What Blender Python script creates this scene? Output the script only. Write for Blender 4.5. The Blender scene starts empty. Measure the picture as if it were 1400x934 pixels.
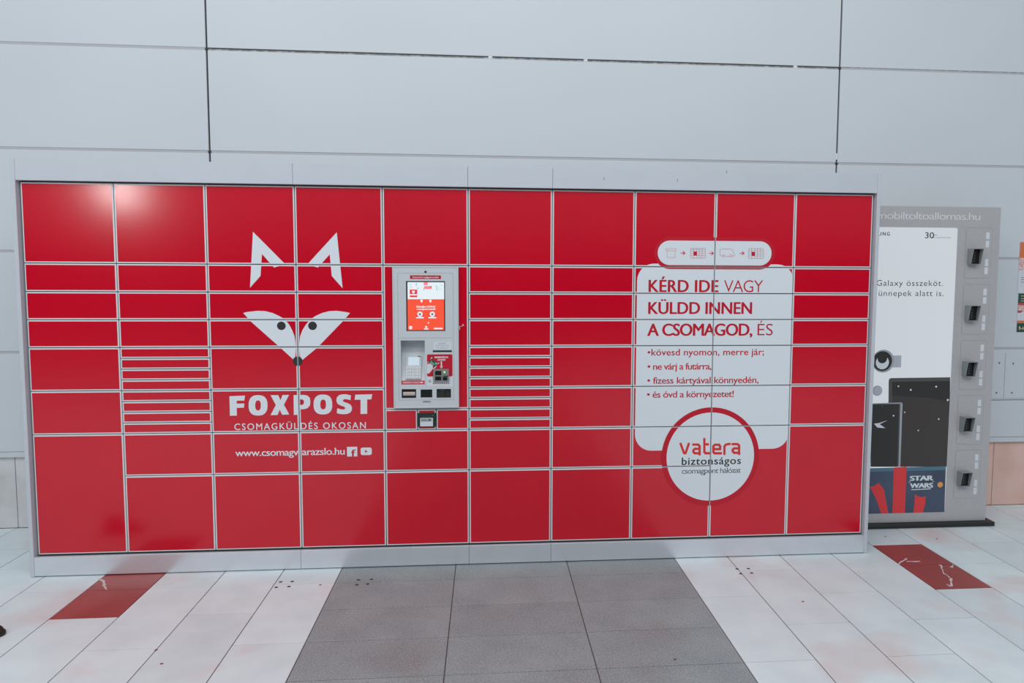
import bpy, random
from math import sin, cos, pi, radians, atan2
from mathutils import Vector, Matrix
from mathutils.geometry import tessellate_polygon

SC = bpy.context.scene
COL = SC.collection
K = .884                                           # plan units -> metres

# ---------------------------------------------------------------- camera
cd = bpy.data.cameras.new('camera'); cam = bpy.data.objects.new('camera', cd); COL.objects.link(cam)
rx, ry, rz = -.0755, -.0047, -.086
Rm = Matrix.Rotation(rz, 3, 'Z') @ Matrix.Rotation(rx, 3, 'X') @ Matrix.Rotation(ry, 3, 'Y')
r_, f_, u_ = Rm.col[0], Rm.col[1], Rm.col[2]
m3 = Matrix((r_, u_, -f_)).transposed()
cam.matrix_world = Matrix.Translation(Vector((2.605, -4.3643, 1.7497))*K) @ m3.to_4x4()
cd.sensor_fit = 'HORIZONTAL'; cd.sensor_width = 36; cd.lens = 36*992.99/1400
cd.shift_x = -50.078/1400; cd.shift_y = -12.46/1400; cd.clip_start = .05; cd.clip_end = 100
SC.camera = cam

# ---------------------------------------------------------------- light and exposure
SC.view_settings.view_transform = 'Standard'; SC.view_settings.look = 'None'
SC.view_settings.gamma = 1; SC.view_settings.use_curve_mapping = False
SC.view_settings.exposure = -0.86
w = bpy.data.worlds.new('world'); SC.world = w; w.use_nodes = True
bg = w.node_tree.nodes['Background']; bg.inputs[0].default_value = (.80, .90, 1, 1); bg.inputs[1].default_value = .62
def area(name, loc, target, size, power, col=(1,.98,.96)):
    l = bpy.data.lights.new(name, 'AREA'); l.shape = 'RECTANGLE'; l.size, l.size_y = size; l.energy = power; l.color = col
    o = bpy.data.objects.new(name, l); COL.objects.link(o); o.location = loc
    o.rotation_euler = (Vector(target)-Vector(loc)).to_track_quat('-Z', 'Y').to_euler(); return o
area('skylight', (1.8, -5.3, 6.2), (2.2, -.4, .4), (11, 4), 760, (.93, .97, 1))
# a ball lamp hanging at the left behind the viewer; its glint shows on the first two doors
pl = bpy.data.lights.new('ball_lamp', 'POINT'); pl.energy = 60; pl.shadow_soft_size = .10; pl.color = (1,.98,.95)
po_ = bpy.data.objects.new('ball_lamp', pl); COL.objects.link(po_); po_.location = (-1.55*K, -4.4*K, 2.71*K)

# ---------------------------------------------------------------- materials
M = {}
def lin(c):
    return tuple(((v/255)/12.92 if v/255 <= .04045 else ((v/255+.055)/1.055)**2.4) for v in c)+(1,)
def mat(name, rgb, rough=.5, metal=0., noise=0., nscale=8., emit=0., coat=0., bump=0., bscale=60., spec=.5, rgb2=None, aniso=None):
    m = bpy.data.materials.new(name); m.use_nodes = True; nt = m.node_tree; N = nt.nodes; L = nt.links
    b = N['Principled BSDF']; c = lin(rgb); b.inputs['Roughness'].default_value = rough; b.inputs['Metallic'].default_value = metal
    b.inputs['Specular IOR Level'].default_value = spec; b.inputs['Coat Weight'].default_value = coat; b.inputs['Coat Roughness'].default_value = .12
    g = N.new('ShaderNodeNewGeometry'); nz = N.new('ShaderNodeTexNoise'); nz.inputs['Scale'].default_value = nscale; nz.inputs['Detail'].default_value = 5
    L.new(g.outputs['Position'], nz.inputs['Vector'])
    mx = N.new('ShaderNodeMix'); mx.data_type = 'RGBA'
    c2 = lin(rgb2) if rgb2 else tuple(min(1, v*(1-noise)) for v in c[:3])+(1,)
    mx.inputs[6].default_value = c; mx.inputs[7].default_value = c2
    ramp = N.new('ShaderNodeMapRange'); ramp.inputs[1].default_value = .42; ramp.inputs[2].default_value = .68
    L.new(nz.outputs[0], ramp.inputs[0]); L.new(ramp.outputs[0], mx.inputs[0]); L.new(mx.outputs[2], b.inputs['Base Color'])
    if bump:
        n2 = N.new('ShaderNodeTexNoise'); n2.inputs['Scale'].default_value = bscale; n2.inputs['Detail'].default_value = 3
        L.new(g.outputs['Position'], n2.inputs['Vector']); bp = N.new('ShaderNodeBump'); bp.inputs['Strength'].default_value = bump; bp.inputs['Distance'].default_value = .002
        L.new(n2.outputs[0], bp.inputs['Height']); L.new(bp.outputs[0], b.inputs['Normal'])
    if emit:
        b.inputs['Emission Color'].default_value = c; b.inputs['Emission Strength'].default_value = emit
        mx.inputs[6].default_value = mx.inputs[7].default_value = tuple(v*.25 for v in c[:3])+(1,)
    M[name] = m; return m
mat('red', (207, 0, 35), .17, noise=.04, nscale=3, bump=.03, bscale=500, spec=.65)
mat('redink', (196, 4, 38), .4)
mat('white', (224, 229, 234), .32)
mat('ink', (46, 46, 46), .4); mat('greyink', (110, 112, 116), .5); mat('orangeink', (222, 50, 44), .4)
mat('door_edge', (226, 228, 230), .35, metal=.15); mat('frame', (200, 204, 211), .5, metal=.1, noise=.03); mat('plinth', (222, 226, 232), .26, metal=.55, noise=.03)
mat('carcass', (110, 112, 112), .6); mat('terminal', (203, 206, 210), .42, noise=.02); mat('groove', (150, 152, 156), .6)
mat('black', (16, 17, 18), .3); mat('darkgreen', (28, 50, 45), .35); mat('label', (214, 217, 222), .5)
mat('greencard', (20, 88, 66), .4); mat('mint', (90, 200, 160), .4)
mat('pinpad', (186, 188, 190), .4); mat('pinscreen', (205, 225, 240), .3, emit=1.1); mat('key', (214, 215, 216), .4)
mat('reader', (150, 145, 142), .35, metal=.3); mat('led', (170, 255, 170), .3, emit=2.0); mat('window_dark', (44, 46, 42), .25); mat('roller', (190, 175, 168), .5)
E_ = 1.4
mat('screenwhite', (235, 245, 250), .3, emit=E_); mat('screenorange', (255, 88, 60), .3, emit=E_); mat('screenred', (240, 60, 70), .3, emit=E_)
mat('screenpink', (255, 140, 150), .3, emit=E_); mat('screenblue', (160, 205, 215), .3, emit=E_); mat('screenpale', (222, 228, 232), .3, emit=.2)
mat('cladding', (210, 214, 218), .42, noise=.025, nscale=1.2, spec=.4)
mat('wall_core', (120, 120, 120), .8); mat('joint', (184, 184, 186), .7); mat('joint_dark', (132, 134, 134), .7, rgb2=(186, 186, 186), nscale=30); mat('joint_black', (62, 60, 58), .7, noise=.4, nscale=40)
mat('filler', (225, 228, 230), .7); mat('screw', (110, 112, 112), .4)
mat('stone', (232, 194, 182), .6, rgb2=(216, 170, 152), nscale=3.5, bump=.1); mat('stone_pale', (216, 215, 216), .6, rgb2=(192, 190, 188), nscale=4, bump=.1)
mat('shop_wall', (120, 122, 124), .8); mat('reflection_dark', (30, 30, 32), .6); mat('reflection_band', (200, 200, 200), .7)  # tones of the unseen mall front, added for reflections on the doors
mat('kiosk', (192, 188, 189), .42, metal=.25, noise=.04, nscale=40, bump=.05, bscale=400); mat('kiosk_base', (30, 32, 32), .45); mat('kioskletter', (226, 226, 228), .5)
mat('poster_white', (222, 228, 234), .3, emit=1.15); mat('pad', (216, 219, 224), .5); mat('hood', (140, 146, 146), .5); mat('keypad', (18, 19, 19), .35); mat('key_mark', (150, 152, 152), .5); mat('embossed', (186, 186, 188), .5)
mat('badge', (238, 160, 92), .5); mat('band', (186, 190, 198), .5); mat('steel', (168, 174, 182), .35); mat('darkprint', (52, 49, 47), .35); mat('darkprint2', (68, 61, 59), .35); mat('bezel', (84, 82, 80), .35)
mat('giftteal', (84, 122, 142), .4); mat('giftblue', (76, 90, 112), .4, rgb2=(66, 76, 94), nscale=3); mat('ribbon', (232, 62, 66), .4)
mat('paper', (216, 219, 224), .6); mat('p_orange', (222, 120, 74), .6); mat('p_pink', (214, 160, 160), .6, rgb2=(240, 220, 215), nscale=60); mat('p_rose', (176, 80, 80), .6); mat('p_green', (30, 78, 66), .6); mat('p_cream', (222, 200, 160), .6)
mat('grout', (104, 88, 84), .9); mat('stain', (70, 58, 56), .7, noise=.3, nscale=80); mat('rust', (140, 62, 54), .8); mat('scratch', (214, 196, 196), .7); mat('leather', (34, 34, 36), .5); mat('rubber', (46, 42, 40), .7)

def tile_mat(name, base, dirty, stain, stain_amt, rough, speck=0., vary=.04, cover=(.55, .72)):
    m = bpy.data.materials.new(name); m.use_nodes = True; nt = m.node_tree; N = nt.nodes; L = nt.links; b = N['Principled BSDF']
    b.inputs['Roughness'].default_value = rough
    g = N.new('ShaderNodeNewGeometry'); oi = N.new('ShaderNodeObjectInfo')
    def noise(s, d=4, shift=0):
        n = N.new('ShaderNodeTexNoise'); n.inputs['Scale'].default_value = s; n.inputs['Detail'].default_value = d
        v = N.new('ShaderNodeVectorMath'); v.operation = 'ADD'; v.inputs[1].default_value = (shift, shift*.7, 0)
        L.new(g.outputs['Position'], v.inputs[0]); L.new(v.outputs[0], n.inputs['Vector']); return n.outputs[0]
    def rng(i, a, b_, lo=0, hi=1):
        r = N.new('ShaderNodeMapRange'); L.new(i, r.inputs[0]); r.inputs[1].default_value = a; r.inputs[2].default_value = b_; r.inputs[3].default_value = lo; r.inputs[4].default_value = hi; return r.outputs[0]
    def mix(f, a, c):
        x = N.new('ShaderNodeMix'); x.data_type = 'RGBA'; L.new(f, x.inputs[0])
        for s, v in ((6, a), (7, c)):
            if isinstance(v, tuple): x.inputs[s].default_value = v
            else: L.new(v, x.inputs[s])
        return x.outputs[2]
    c = mix(rng(noise(5), .35, .7), lin(base), lin(dirty))
    c = mix(rng(noise(1.9, 3, 7.3), cover[0], cover[1], 0, stain_amt), c, lin(stain))
    if speck:
        c = mix(rng(noise(170, 2), .56, .66, 0, speck), c, lin((205, 205, 207)))
        c = mix(rng(noise(130, 2, 3), .58, .70, 0, speck), c, lin((86, 86, 90)))
    h = N.new('ShaderNodeHueSaturation'); L.new(c, h.inputs['Color']); L.new(rng(oi.outputs['Random'], 0, 1, 1-vary, 1+vary), h.inputs['Value'])
    L.new(h.outputs[0], b.inputs['Base Color'])
    bp = N.new('ShaderNodeBump'); bp.inputs['Strength'].default_value = .12; bp.inputs['Distance'].default_value = .002
    L.new(noise(90, 3), bp.inputs['Height']); L.new(bp.outputs[0], b.inputs['Normal'])
    M[name] = m
tile_mat('tile_white', (224, 233, 235), (214, 223, 226), (218, 192, 188), .75, .38)
tile_mat('tile_grey', (150, 157, 158), (138, 146, 148), (138, 132, 132), .6, .42, speck=.55, vary=.05)
tile_mat('tile_red', (164, 66, 62), (152, 60, 57), (178, 90, 86), .5, .38, speck=.08)

PRINTS = [
('door', 'white', 1, 'p', [(1.2621, 2.0053), (1.4407, 1.8185), (1.3759, 1.8), (1.3095, 1.878), (1.2981, 1.7507), (1.2375, 1.6824)]),
('door', 'white', 1, 'p', [(1.7366, 2.0068), (1.7648, 1.681), (1.7038, 1.7527), (1.6945, 1.8787), (1.626, 1.8015), (1.5636, 1.8171)]),
('door', 'white', 1, 'p', [(1.1954, 1.535), (1.2142, 1.5403), (1.2786, 1.5479), (1.3201, 1.5458), (1.3614, 1.5351), (1.3975, 1.5179), (1.4284, 1.4996), (1.4538, 1.4674), (1.4719, 1.4318), (1.4838, 1.3972), (1.4892, 1.354), (1.4893, 1.3106), (1.483, 1.2619), (1.4756, 1.2597), (1.3883, 1.3435), (1.2356, 1.4868)]),
('door', 'white', 1, 'p', [(1.8048, 1.5353), (1.7815, 1.5407), (1.7288, 1.5482), (1.6865, 1.546), (1.6442, 1.5352), (1.607, 1.5179), (1.575, 1.4964), (1.5481, 1.464), (1.5286, 1.4317), (1.5153, 1.3971), (1.5102, 1.3539), (1.5103, 1.3106), (1.5156, 1.2617), (1.5261, 1.2584), (1.614, 1.3319), (1.7702, 1.4942)]),
('door', 'ink', 2, 'c', (1.4098, 1.4599), 0.0251),
('door', 'ink', 2, 'c', (1.588, 1.4597), 0.0253),
('door', 'ink', 2, 'c', (1.4986, 1.2509), 0.0284),
('door', 'white', 1, 'p', [(1.1041, 1.0463), (1.1927, 1.0493), (1.1876, 1.0194), (1.1451, 1.0192), (1.144, 1.0016), (1.1871, 1.0025), (1.1852, 0.9777), (1.1433, 0.9769), (1.1434, 0.9312), (1.104, 0.9304)]),
('door', 'white', 1, 'p', [(1.3197, 0.99), (1.3188, 0.9762), (1.281, 0.983), (1.2813, 0.9898)]),
('door', 'white', 1, 'p', [(1.3188, 0.9762), (1.317, 0.9663), (1.2804, 0.978), (1.281, 0.983)]),
('door', 'white', 1, 'p', [(1.317, 0.9663), (1.3141, 0.9577), (1.2795, 0.9738), (1.2804, 0.978)]),
('door', 'white', 1, 'p', [(1.3141, 0.9577), (1.3103, 0.9504), (1.2784, 0.9702), (1.2795, 0.9738)]),
('door', 'white', 1, 'p', [(1.3103, 0.9504), (1.3055, 0.9441), (1.2769, 0.967), (1.2784, 0.9702)]),
('door', 'white', 1, 'p', [(1.3055, 0.9441), (1.2997, 0.9389), (1.2752, 0.9645), (1.2769, 0.967)]),
('door', 'white', 1, 'p', [(1.2997, 0.9389), (1.293, 0.9348), (1.2732, 0.9624), (1.2752, 0.9645)]),
('door', 'white', 1, 'p', [(1.293, 0.9348), (1.2853, 0.932), (1.2709, 0.961), (1.2732, 0.9624)]),
('door', 'white', 1, 'p', [(1.2853, 0.932), (1.2764, 0.9303), (1.2682, 0.9601), (1.2709, 0.961)]),
('door', 'white', 1, 'p', [(1.2764, 0.9303), (1.2642, 0.9298), (1.2646, 0.9599), (1.2682, 0.9601)]),
('door', 'white', 1, 'p', [(1.2642, 0.9298), (1.252, 0.9306), (1.261, 0.9602), (1.2646, 0.9599)]),
('door', 'white', 1, 'p', [(1.252, 0.9306), (1.2432, 0.9324), (1.2584, 0.9611), (1.261, 0.9602)]),
('door', 'white', 1, 'p', [(1.2432, 0.9324), (1.2356, 0.9355), (1.2562, 0.9626), (1.2584, 0.9611)]),
('door', 'white', 1, 'p', [(1.2356, 0.9355), (1.2292, 0.9397), (1.2543, 0.9647), (1.2562, 0.9626)]),
('door', 'white', 1, 'p', [(1.2292, 0.9397), (1.2237, 0.945), (1.2527, 0.9673), (1.2543, 0.9647)]),
('door', 'white', 1, 'p', [(1.2237, 0.945), (1.2192, 0.9514), (1.2514, 0.9704), (1.2527, 0.9673)]),
('door', 'white', 1, 'p', [(1.2192, 0.9514), (1.2158, 0.9588), (1.2504, 0.9741), (1.2514, 0.9704)]),
('door', 'white', 1, 'p', [(1.2158, 0.9588), (1.2133, 0.9674), (1.2497, 0.9784), (1.2504, 0.9741)]),
('door', 'white', 1, 'p', [(1.2133, 0.9674), (1.212, 0.9774), (1.2494, 0.9833), (1.2497, 0.9784)]),
('door', 'white', 1, 'p', [(1.212, 0.9774), (1.2118, 0.9912), (1.2494, 0.9901), (1.2494, 0.9833)]),
('door', 'white', 1, 'p', [(1.2118, 0.9912), (1.2127, 1.0049), (1.2497, 0.9969), (1.2494, 0.9901)]),
('door', 'white', 1, 'p', [(1.2127, 1.0049), (1.2146, 1.0148), (1.2503, 1.0018), (1.2497, 0.9969)]),
('door', 'white', 1, 'p', [(1.2146, 1.0148), (1.2174, 1.0233), (1.2512, 1.0061), (1.2503, 1.0018)]),
('door', 'white', 1, 'p', [(1.2174, 1.0233), (1.2212, 1.0307), (1.2524, 1.0097), (1.2512, 1.0061)]),
('door', 'white', 1, 'p', [(1.2212, 1.0307), (1.226, 1.037), (1.2538, 1.0128), (1.2524, 1.0097)]),
('door', 'white', 1, 'p', [(1.226, 1.037), (1.2318, 1.0421), (1.2555, 1.0154), (1.2538, 1.0128)]),
('door', 'white', 1, 'p', [(1.2318, 1.0421), (1.2384, 1.0462), (1.2575, 1.0174), (1.2555, 1.0154)]),
('door', 'white', 1, 'p', [(1.2384, 1.0462), (1.2461, 1.0491), (1.2598, 1.0188), (1.2575, 1.0174)]),
('door', 'white', 1, 'p', [(1.2461, 1.0491), (1.255, 1.0508), (1.2625, 1.0197), (1.2598, 1.0188)]),
('door', 'white', 1, 'p', [(1.255, 1.0508), (1.2672, 1.0512), (1.2661, 1.02), (1.2625, 1.0197)]),
('door', 'white', 1, 'p', [(1.2672, 1.0512), (1.2794, 1.0505), (1.2697, 1.0196), (1.2661, 1.02)]),
('door', 'white', 1, 'p', [(1.2794, 1.0505), (1.2882, 1.0487), (1.2723, 1.0187), (1.2697, 1.0196)]),
('door', 'white', 1, 'p', [(1.2882, 1.0487), (1.2957, 1.0456), (1.2745, 1.0172), (1.2723, 1.0187)]),
('door', 'white', 1, 'p', [(1.2957, 1.0456), (1.3022, 1.0415), (1.2764, 1.0152), (1.2745, 1.0172)]),
('door', 'white', 1, 'p', [(1.3022, 1.0415), (1.3077, 1.0362), (1.278, 1.0126), (1.2764, 1.0152)]),
('door', 'white', 1, 'p', [(1.3077, 1.0362), (1.3122, 1.0298), (1.2793, 1.0094), (1.278, 1.0126)]),
('door', 'white', 1, 'p', [(1.3122, 1.0298), (1.3157, 1.0224), (1.2803, 1.0058), (1.2793, 1.0094)]),
('door', 'white', 1, 'p', [(1.3157, 1.0224), (1.3181, 1.0138), (1.281, 1.0015), (1.2803, 1.0058)]),
('door', 'white', 1, 'p', [(1.3181, 1.0138), (1.3195, 1.0038), (1.2814, 0.9966), (1.281, 1.0015)]),
('door', 'white', 1, 'p', [(1.3195, 1.0038), (1.3197, 0.99), (1.2813, 0.9898), (1.2814, 0.9966)]),
('door', 'white', 1, 'p', [(1.3387, 1.0499), (1.3827, 1.0502), (1.3946, 1.0187), (1.4066, 1.05), (1.4445, 1.0509), (1.4142, 0.9923), (1.4432, 0.9343), (1.4021, 0.9328), (1.3895, 0.9631), (1.3762, 0.9318), (1.3359, 0.9309), (1.3675, 0.9915)]),
('door', 'white', 1, 'p', [(1.4709, 1.0494), (1.5291, 1.0501), (1.5499, 1.046), (1.563, 1.0341), (1.567, 1.0104), (1.5634, 0.9868), (1.5504, 0.9712), (1.5293, 0.9648), (1.5084, 0.9644), (1.509, 0.9315), (1.4697, 0.9313)]),
('door', 'redink', 2, 'p', [(1.5071, 1.0235), (1.521, 1.0233), (1.5285, 1.0174), (1.5301, 1.0068), (1.5267, 0.9951), (1.519, 0.9906), (1.507, 0.9907)]),
('door', 'white', 1, 'p', [(1.6932, 0.991), (1.6925, 0.9775), (1.6566, 0.985), (1.6569, 0.9917)]),
('door', 'white', 1, 'p', [(1.6925, 0.9775), (1.6907, 0.9678), (1.656, 0.9802), (1.6566, 0.985)]),
('door', 'white', 1, 'p', [(1.6907, 0.9678), (1.6879, 0.9594), (1.6552, 0.976), (1.656, 0.9802)]),
('door', 'white', 1, 'p', [(1.6879, 0.9594), (1.6841, 0.9522), (1.654, 0.9724), (1.6552, 0.976)]),
('door', 'white', 1, 'p', [(1.6841, 0.9522), (1.6793, 0.946), (1.6525, 0.9693), (1.654, 0.9724)]),
('door', 'white', 1, 'p', [(1.6793, 0.946), (1.6736, 0.9409), (1.6507, 0.9668), (1.6525, 0.9693)]),
('door', 'white', 1, 'p', [(1.6736, 0.9409), (1.6669, 0.9369), (1.6487, 0.9648), (1.6507, 0.9668)]),
('door', 'white', 1, 'p', [(1.6669, 0.9369), (1.6592, 0.9341), (1.6463, 0.9634), (1.6487, 0.9648)]),
('door', 'white', 1, 'p', [(1.6592, 0.9341), (1.6503, 0.9325), (1.6436, 0.9626), (1.6463, 0.9634)]),
('door', 'white', 1, 'p', [(1.6503, 0.9325), (1.638, 0.932), (1.6398, 0.9623), (1.6436, 0.9626)]),
('door', 'white', 1, 'p', [(1.638, 0.932), (1.6257, 0.9327), (1.6361, 0.9626), (1.6398, 0.9623)]),
('door', 'white', 1, 'p', [(1.6257, 0.9327), (1.6169, 0.9346), (1.6334, 0.9635), (1.6361, 0.9626)]),
('door', 'white', 1, 'p', [(1.6169, 0.9346), (1.6093, 0.9376), (1.6311, 0.965), (1.6334, 0.9635)]),
('door', 'white', 1, 'p', [(1.6093, 0.9376), (1.6028, 0.9417), (1.6291, 0.967), (1.6311, 0.965)]),
('door', 'white', 1, 'p', [(1.6028, 0.9417), (1.5973, 0.9469), (1.6274, 0.9696), (1.6291, 0.967)]),
('door', 'white', 1, 'p', [(1.5973, 0.9469), (1.5927, 0.9532), (1.626, 0.9727), (1.6274, 0.9696)]),
('door', 'white', 1, 'p', [(1.5927, 0.9532), (1.5892, 0.9605), (1.625, 0.9763), (1.626, 0.9727)]),
('door', 'white', 1, 'p', [(1.5892, 0.9605), (1.5867, 0.9689), (1.6242, 0.9805), (1.625, 0.9763)]),
('door', 'white', 1, 'p', [(1.5867, 0.9689), (1.5853, 0.9787), (1.6239, 0.9854), (1.6242, 0.9805)]),
('door', 'white', 1, 'p', [(1.5853, 0.9787), (1.585, 0.9922), (1.6238, 0.9921), (1.6239, 0.9854)]),
('door', 'white', 1, 'p', [(1.585, 0.9922), (1.5858, 1.0056), (1.6241, 0.9988), (1.6238, 0.9921)]),
('door', 'white', 1, 'p', [(1.5858, 1.0056), (1.5876, 1.0154), (1.6247, 1.0036), (1.6241, 0.9988)]),
('door', 'white', 1, 'p', [(1.5876, 1.0154), (1.5904, 1.0237), (1.6256, 1.0078), (1.6247, 1.0036)]),
('door', 'white', 1, 'p', [(1.5904, 1.0237), (1.5942, 1.0309), (1.6268, 1.0114), (1.6256, 1.0078)]),
('door', 'white', 1, 'p', [(1.5942, 1.0309), (1.599, 1.0371), (1.6282, 1.0145), (1.6268, 1.0114)]),
('door', 'white', 1, 'p', [(1.599, 1.0371), (1.6047, 1.0421), (1.63, 1.017), (1.6282, 1.0145)]),
('door', 'white', 1, 'p', [(1.6047, 1.0421), (1.6114, 1.0461), (1.6321, 1.019), (1.63, 1.017)]),
('door', 'white', 1, 'p', [(1.6114, 1.0461), (1.619, 1.0489), (1.6344, 1.0204), (1.6321, 1.019)]),
('door', 'white', 1, 'p', [(1.619, 1.0489), (1.6279, 1.0506), (1.6371, 1.0212), (1.6344, 1.0204)]),
('door', 'white', 1, 'p', [(1.6279, 1.0506), (1.6402, 1.0511), (1.6409, 1.0215), (1.6371, 1.0212)]),
('door', 'white', 1, 'p', [(1.6402, 1.0511), (1.6524, 1.0504), (1.6446, 1.0212), (1.6409, 1.0215)]),
('door', 'white', 1, 'p', [(1.6524, 1.0504), (1.6613, 1.0485), (1.6473, 1.0203), (1.6446, 1.0212)]),
('door', 'white', 1, 'p', [(1.6613, 1.0485), (1.6688, 1.0456), (1.6496, 1.0188), (1.6473, 1.0203)]),
('door', 'white', 1, 'p', [(1.6688, 1.0456), (1.6753, 1.0415), (1.6516, 1.0168), (1.6496, 1.0188)]),
('door', 'white', 1, 'p', [(1.6753, 1.0415), (1.6809, 1.0363), (1.6533, 1.0142), (1.6516, 1.0168)]),
('door', 'white', 1, 'p', [(1.6809, 1.0363), (1.6855, 1.03), (1.6547, 1.0111), (1.6533, 1.0142)]),
('door', 'white', 1, 'p', [(1.6855, 1.03), (1.689, 1.0227), (1.6557, 1.0075), (1.6547, 1.0111)]),
('door', 'white', 1, 'p', [(1.689, 1.0227), (1.6915, 1.0143), (1.6565, 1.0033), (1.6557, 1.0075)]),
('door', 'white', 1, 'p', [(1.6915, 1.0143), (1.6929, 1.0045), (1.6569, 0.9985), (1.6565, 1.0033)]),
('door', 'white', 1, 'p', [(1.6929, 1.0045), (1.6932, 0.991), (1.6569, 0.9917), (1.6569, 0.9985)]),
('door', 'white', 1, 'p', [(1.8027, 1.0443), (1.7997, 1.016), (1.7819, 1.0214), (1.7659, 1.0229), (1.7563, 1.0184), (1.7549, 1.0118), (1.7612, 1.0058), (1.7847, 0.9977), (1.8006, 0.9883), (1.808, 0.9717), (1.8065, 0.9552), (1.7966, 0.9408), (1.7805, 0.9337), (1.758, 0.9319), (1.7325, 0.9349), (1.7185, 0.9397), (1.7222, 0.968), (1.7394, 0.9625), (1.7566, 0.9597), (1.7669, 0.9635), (1.7683, 0.9715), (1.762, 0.9775), (1.7416, 0.9849), (1.7239, 0.9957), (1.7178, 1.0122), (1.7201, 1.0319), (1.7324, 1.0456), (1.7504, 1.0514), (1.776, 1.0518)]),
('door', 'white', 1, 'p', [(1.8284, 1.0487), (1.9273, 1.0504), (1.9217, 1.0201), (1.8973, 1.0196), (1.8961, 0.933), (1.8575, 0.9321), (1.8587, 1.0187), (1.8241, 1.0184)]),
('door', 'white', 1, 't', 'CSOMAGKÜL', (1.1279, 1.492, 0.845, 0.0379), 0.013),
('door', 'white', 1, 't', 'DÉS OKOSAN', (1.5085, 1.8871, 0.8448, 0.0382), 0.013),
('door', 'white', 1, 't', 'www.csomagv', (1.1288, 1.4912, 0.6878, 0.0407), 0.016),
('door', 'white', 1, 't', 'arazslo.hu', (1.5129, 1.7605, 0.6884, 0.0411), 0.016),
('door', 'white', 1, 'r', (1.7749, 0.6756, 1.8348, 0.7343), 0.0013),
('door', 'white', 1, 'r', (1.8548, 0.6829, 1.9201, 0.7283), 0.0116),
('door', 'redink', 2, 't', 'f', (1.7996, 1.8247, 0.6762, 0.0413), 0.02),
('door', 'redink', 2, 'p', [(1.8807, 0.7138), (1.8805, 0.6964), (1.8955, 0.7048)]),
('door', 'white', 1, 'r', (3.5194, 0.6818, 4.5013, 1.8365), 0.1039),
('door', 'redink', 2, 'r', (3.6235, 1.8041, 4.3788, 1.9982), 0.0985),
('door', 'white', 3, 'r', (3.6438, 1.8287, 4.3566, 1.977), 0.0748),
('door', 'redink', 4, 'c', (3.9996, 0.6376), 0.312),
('door', 'white', 5, 'c', (3.9996, 0.6376), 0.2796),
('door', 'redink', 3, 't', 'KÉRD IDE', (3.5931, 4.0244, 1.665, 0.0724), 0.032),
('door', 'redink', 3, 't', 'VAGY', (4.0614, 4.3086, 1.6656, 0.072), -0.008),
('door', 'redink', 3, 't', 'KÜLDD INNEN', (3.5929, 4.2399, 1.531, 0.0716), 0.032),
('door', 'redink', 3, 't', 'A CSOMAGOD,', (3.5893, 4.2458, 1.3968, 0.0731), 0.032),
('door', 'redink', 3, 't', 'ÉS', (4.2809, 4.3782, 1.3982, 0.0706), -0.006),
('door', 'redink', 3, 't', '•kövesd nyomon, merre jár;', (3.5911, 4.3253, 1.2751, 0.0395), 0.014),
('door', 'redink', 3, 't', '• ne várj a futárra,', (3.5924, 3.9924, 1.1873, 0.0397), 0.014),
('door', 'redink', 3, 't', '• fizess kártyával könnyedén,', (3.5926, 4.2949, 1.1006, 0.0397), 0.014),
('door', 'redink', 3, 't', '• és óvd a környezetet!', (3.5916, 4.1387, 1.0136, 0.0399), 0.014),
('door', 'orangeink', 6.2, 'l', [(3.8072, 0.7239), (3.8306, 0.6634), (3.8401, 0.6633), (3.8597, 0.7231)], 0.0148),
('door', 'orangeink', 6.4, 'l', [(3.8869, 0.7164), (3.9188, 0.7159), (3.9286, 0.7062), (3.9297, 0.6523)], 0.0148),
('door', 'orangeink', 6.6000000000000005, 'l', [(3.9289, 0.6888), (3.8986, 0.6893), (3.89, 0.6815), (3.8902, 0.6696), (3.8991, 0.6615), (3.9295, 0.661)], 0.0148),
('door', 'orangeink', 6.800000000000001, 'l', [(3.9579, 0.7517), (3.9597, 0.6685), (3.9679, 0.6604), (3.9903, 0.66)], 0.0148),
('door', 'orangeink', 7.000000000000001, 'l', [(3.9587, 0.7169), (3.9827, 0.7165)], 0.0148),
('door', 'orangeink', 7.200000000000001, 'l', [(4.017, 0.6858), (4.0603, 0.6851), (4.0599, 0.7026), (4.0516, 0.7131), (4.026, 0.7135), (4.0165, 0.7049), (4.0174, 0.6675), (4.0256, 0.6594), (4.0673, 0.6588)], 0.0148),
('door', 'orangeink', 7.400000000000001, 'l', [(4.0883, 0.6528), (4.0872, 0.7022), (4.0965, 0.7132), (4.1214, 0.7176)], 0.0148),
('door', 'orangeink', 7.600000000000001, 'l', [(4.1375, 0.7157), (4.1705, 0.7152), (4.1812, 0.7055), (4.1826, 0.6513)], 0.0148),
('door', 'orangeink', 7.800000000000002, 'l', [(4.1816, 0.688), (4.1502, 0.6885), (4.1407, 0.6807), (4.141, 0.6695), (4.1509, 0.6606), (4.1823, 0.6601)], 0.0148),
('door', 'ink', 6, 't', 'biztonságos', (3.8177, 4.1947, 0.5886, 0.046), 0.02),
('door', 'ink', 6, 't', 'csomagpont hálózat', (3.8187, 4.1961, 0.5331, 0.0334), -0.004),
('door', 'redink', 4, 'l', [(3.695, 1.9273), (3.7568, 1.9278), (3.7571, 1.9152), (3.6952, 1.9147), (3.695, 1.9273)], 0.0015),
('door', 'redink', 4, 'l', [(3.702, 1.9148), (3.7027, 1.8743), (3.7517, 1.8746), (3.7509, 1.9151)], 0.0015),
('door', 'redink', 4, 'l', [(3.7859, 1.9015), (3.8104, 1.9016)], 0.0041),
('door', 'redink', 4, 'l', [(3.8007, 1.9115), (3.8125, 1.9017), (3.8011, 1.8916)], 0.0047),
('door', 'redink', 4, 'l', [(3.9636, 1.9015), (3.9883, 1.9016)], 0.0041),
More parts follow.
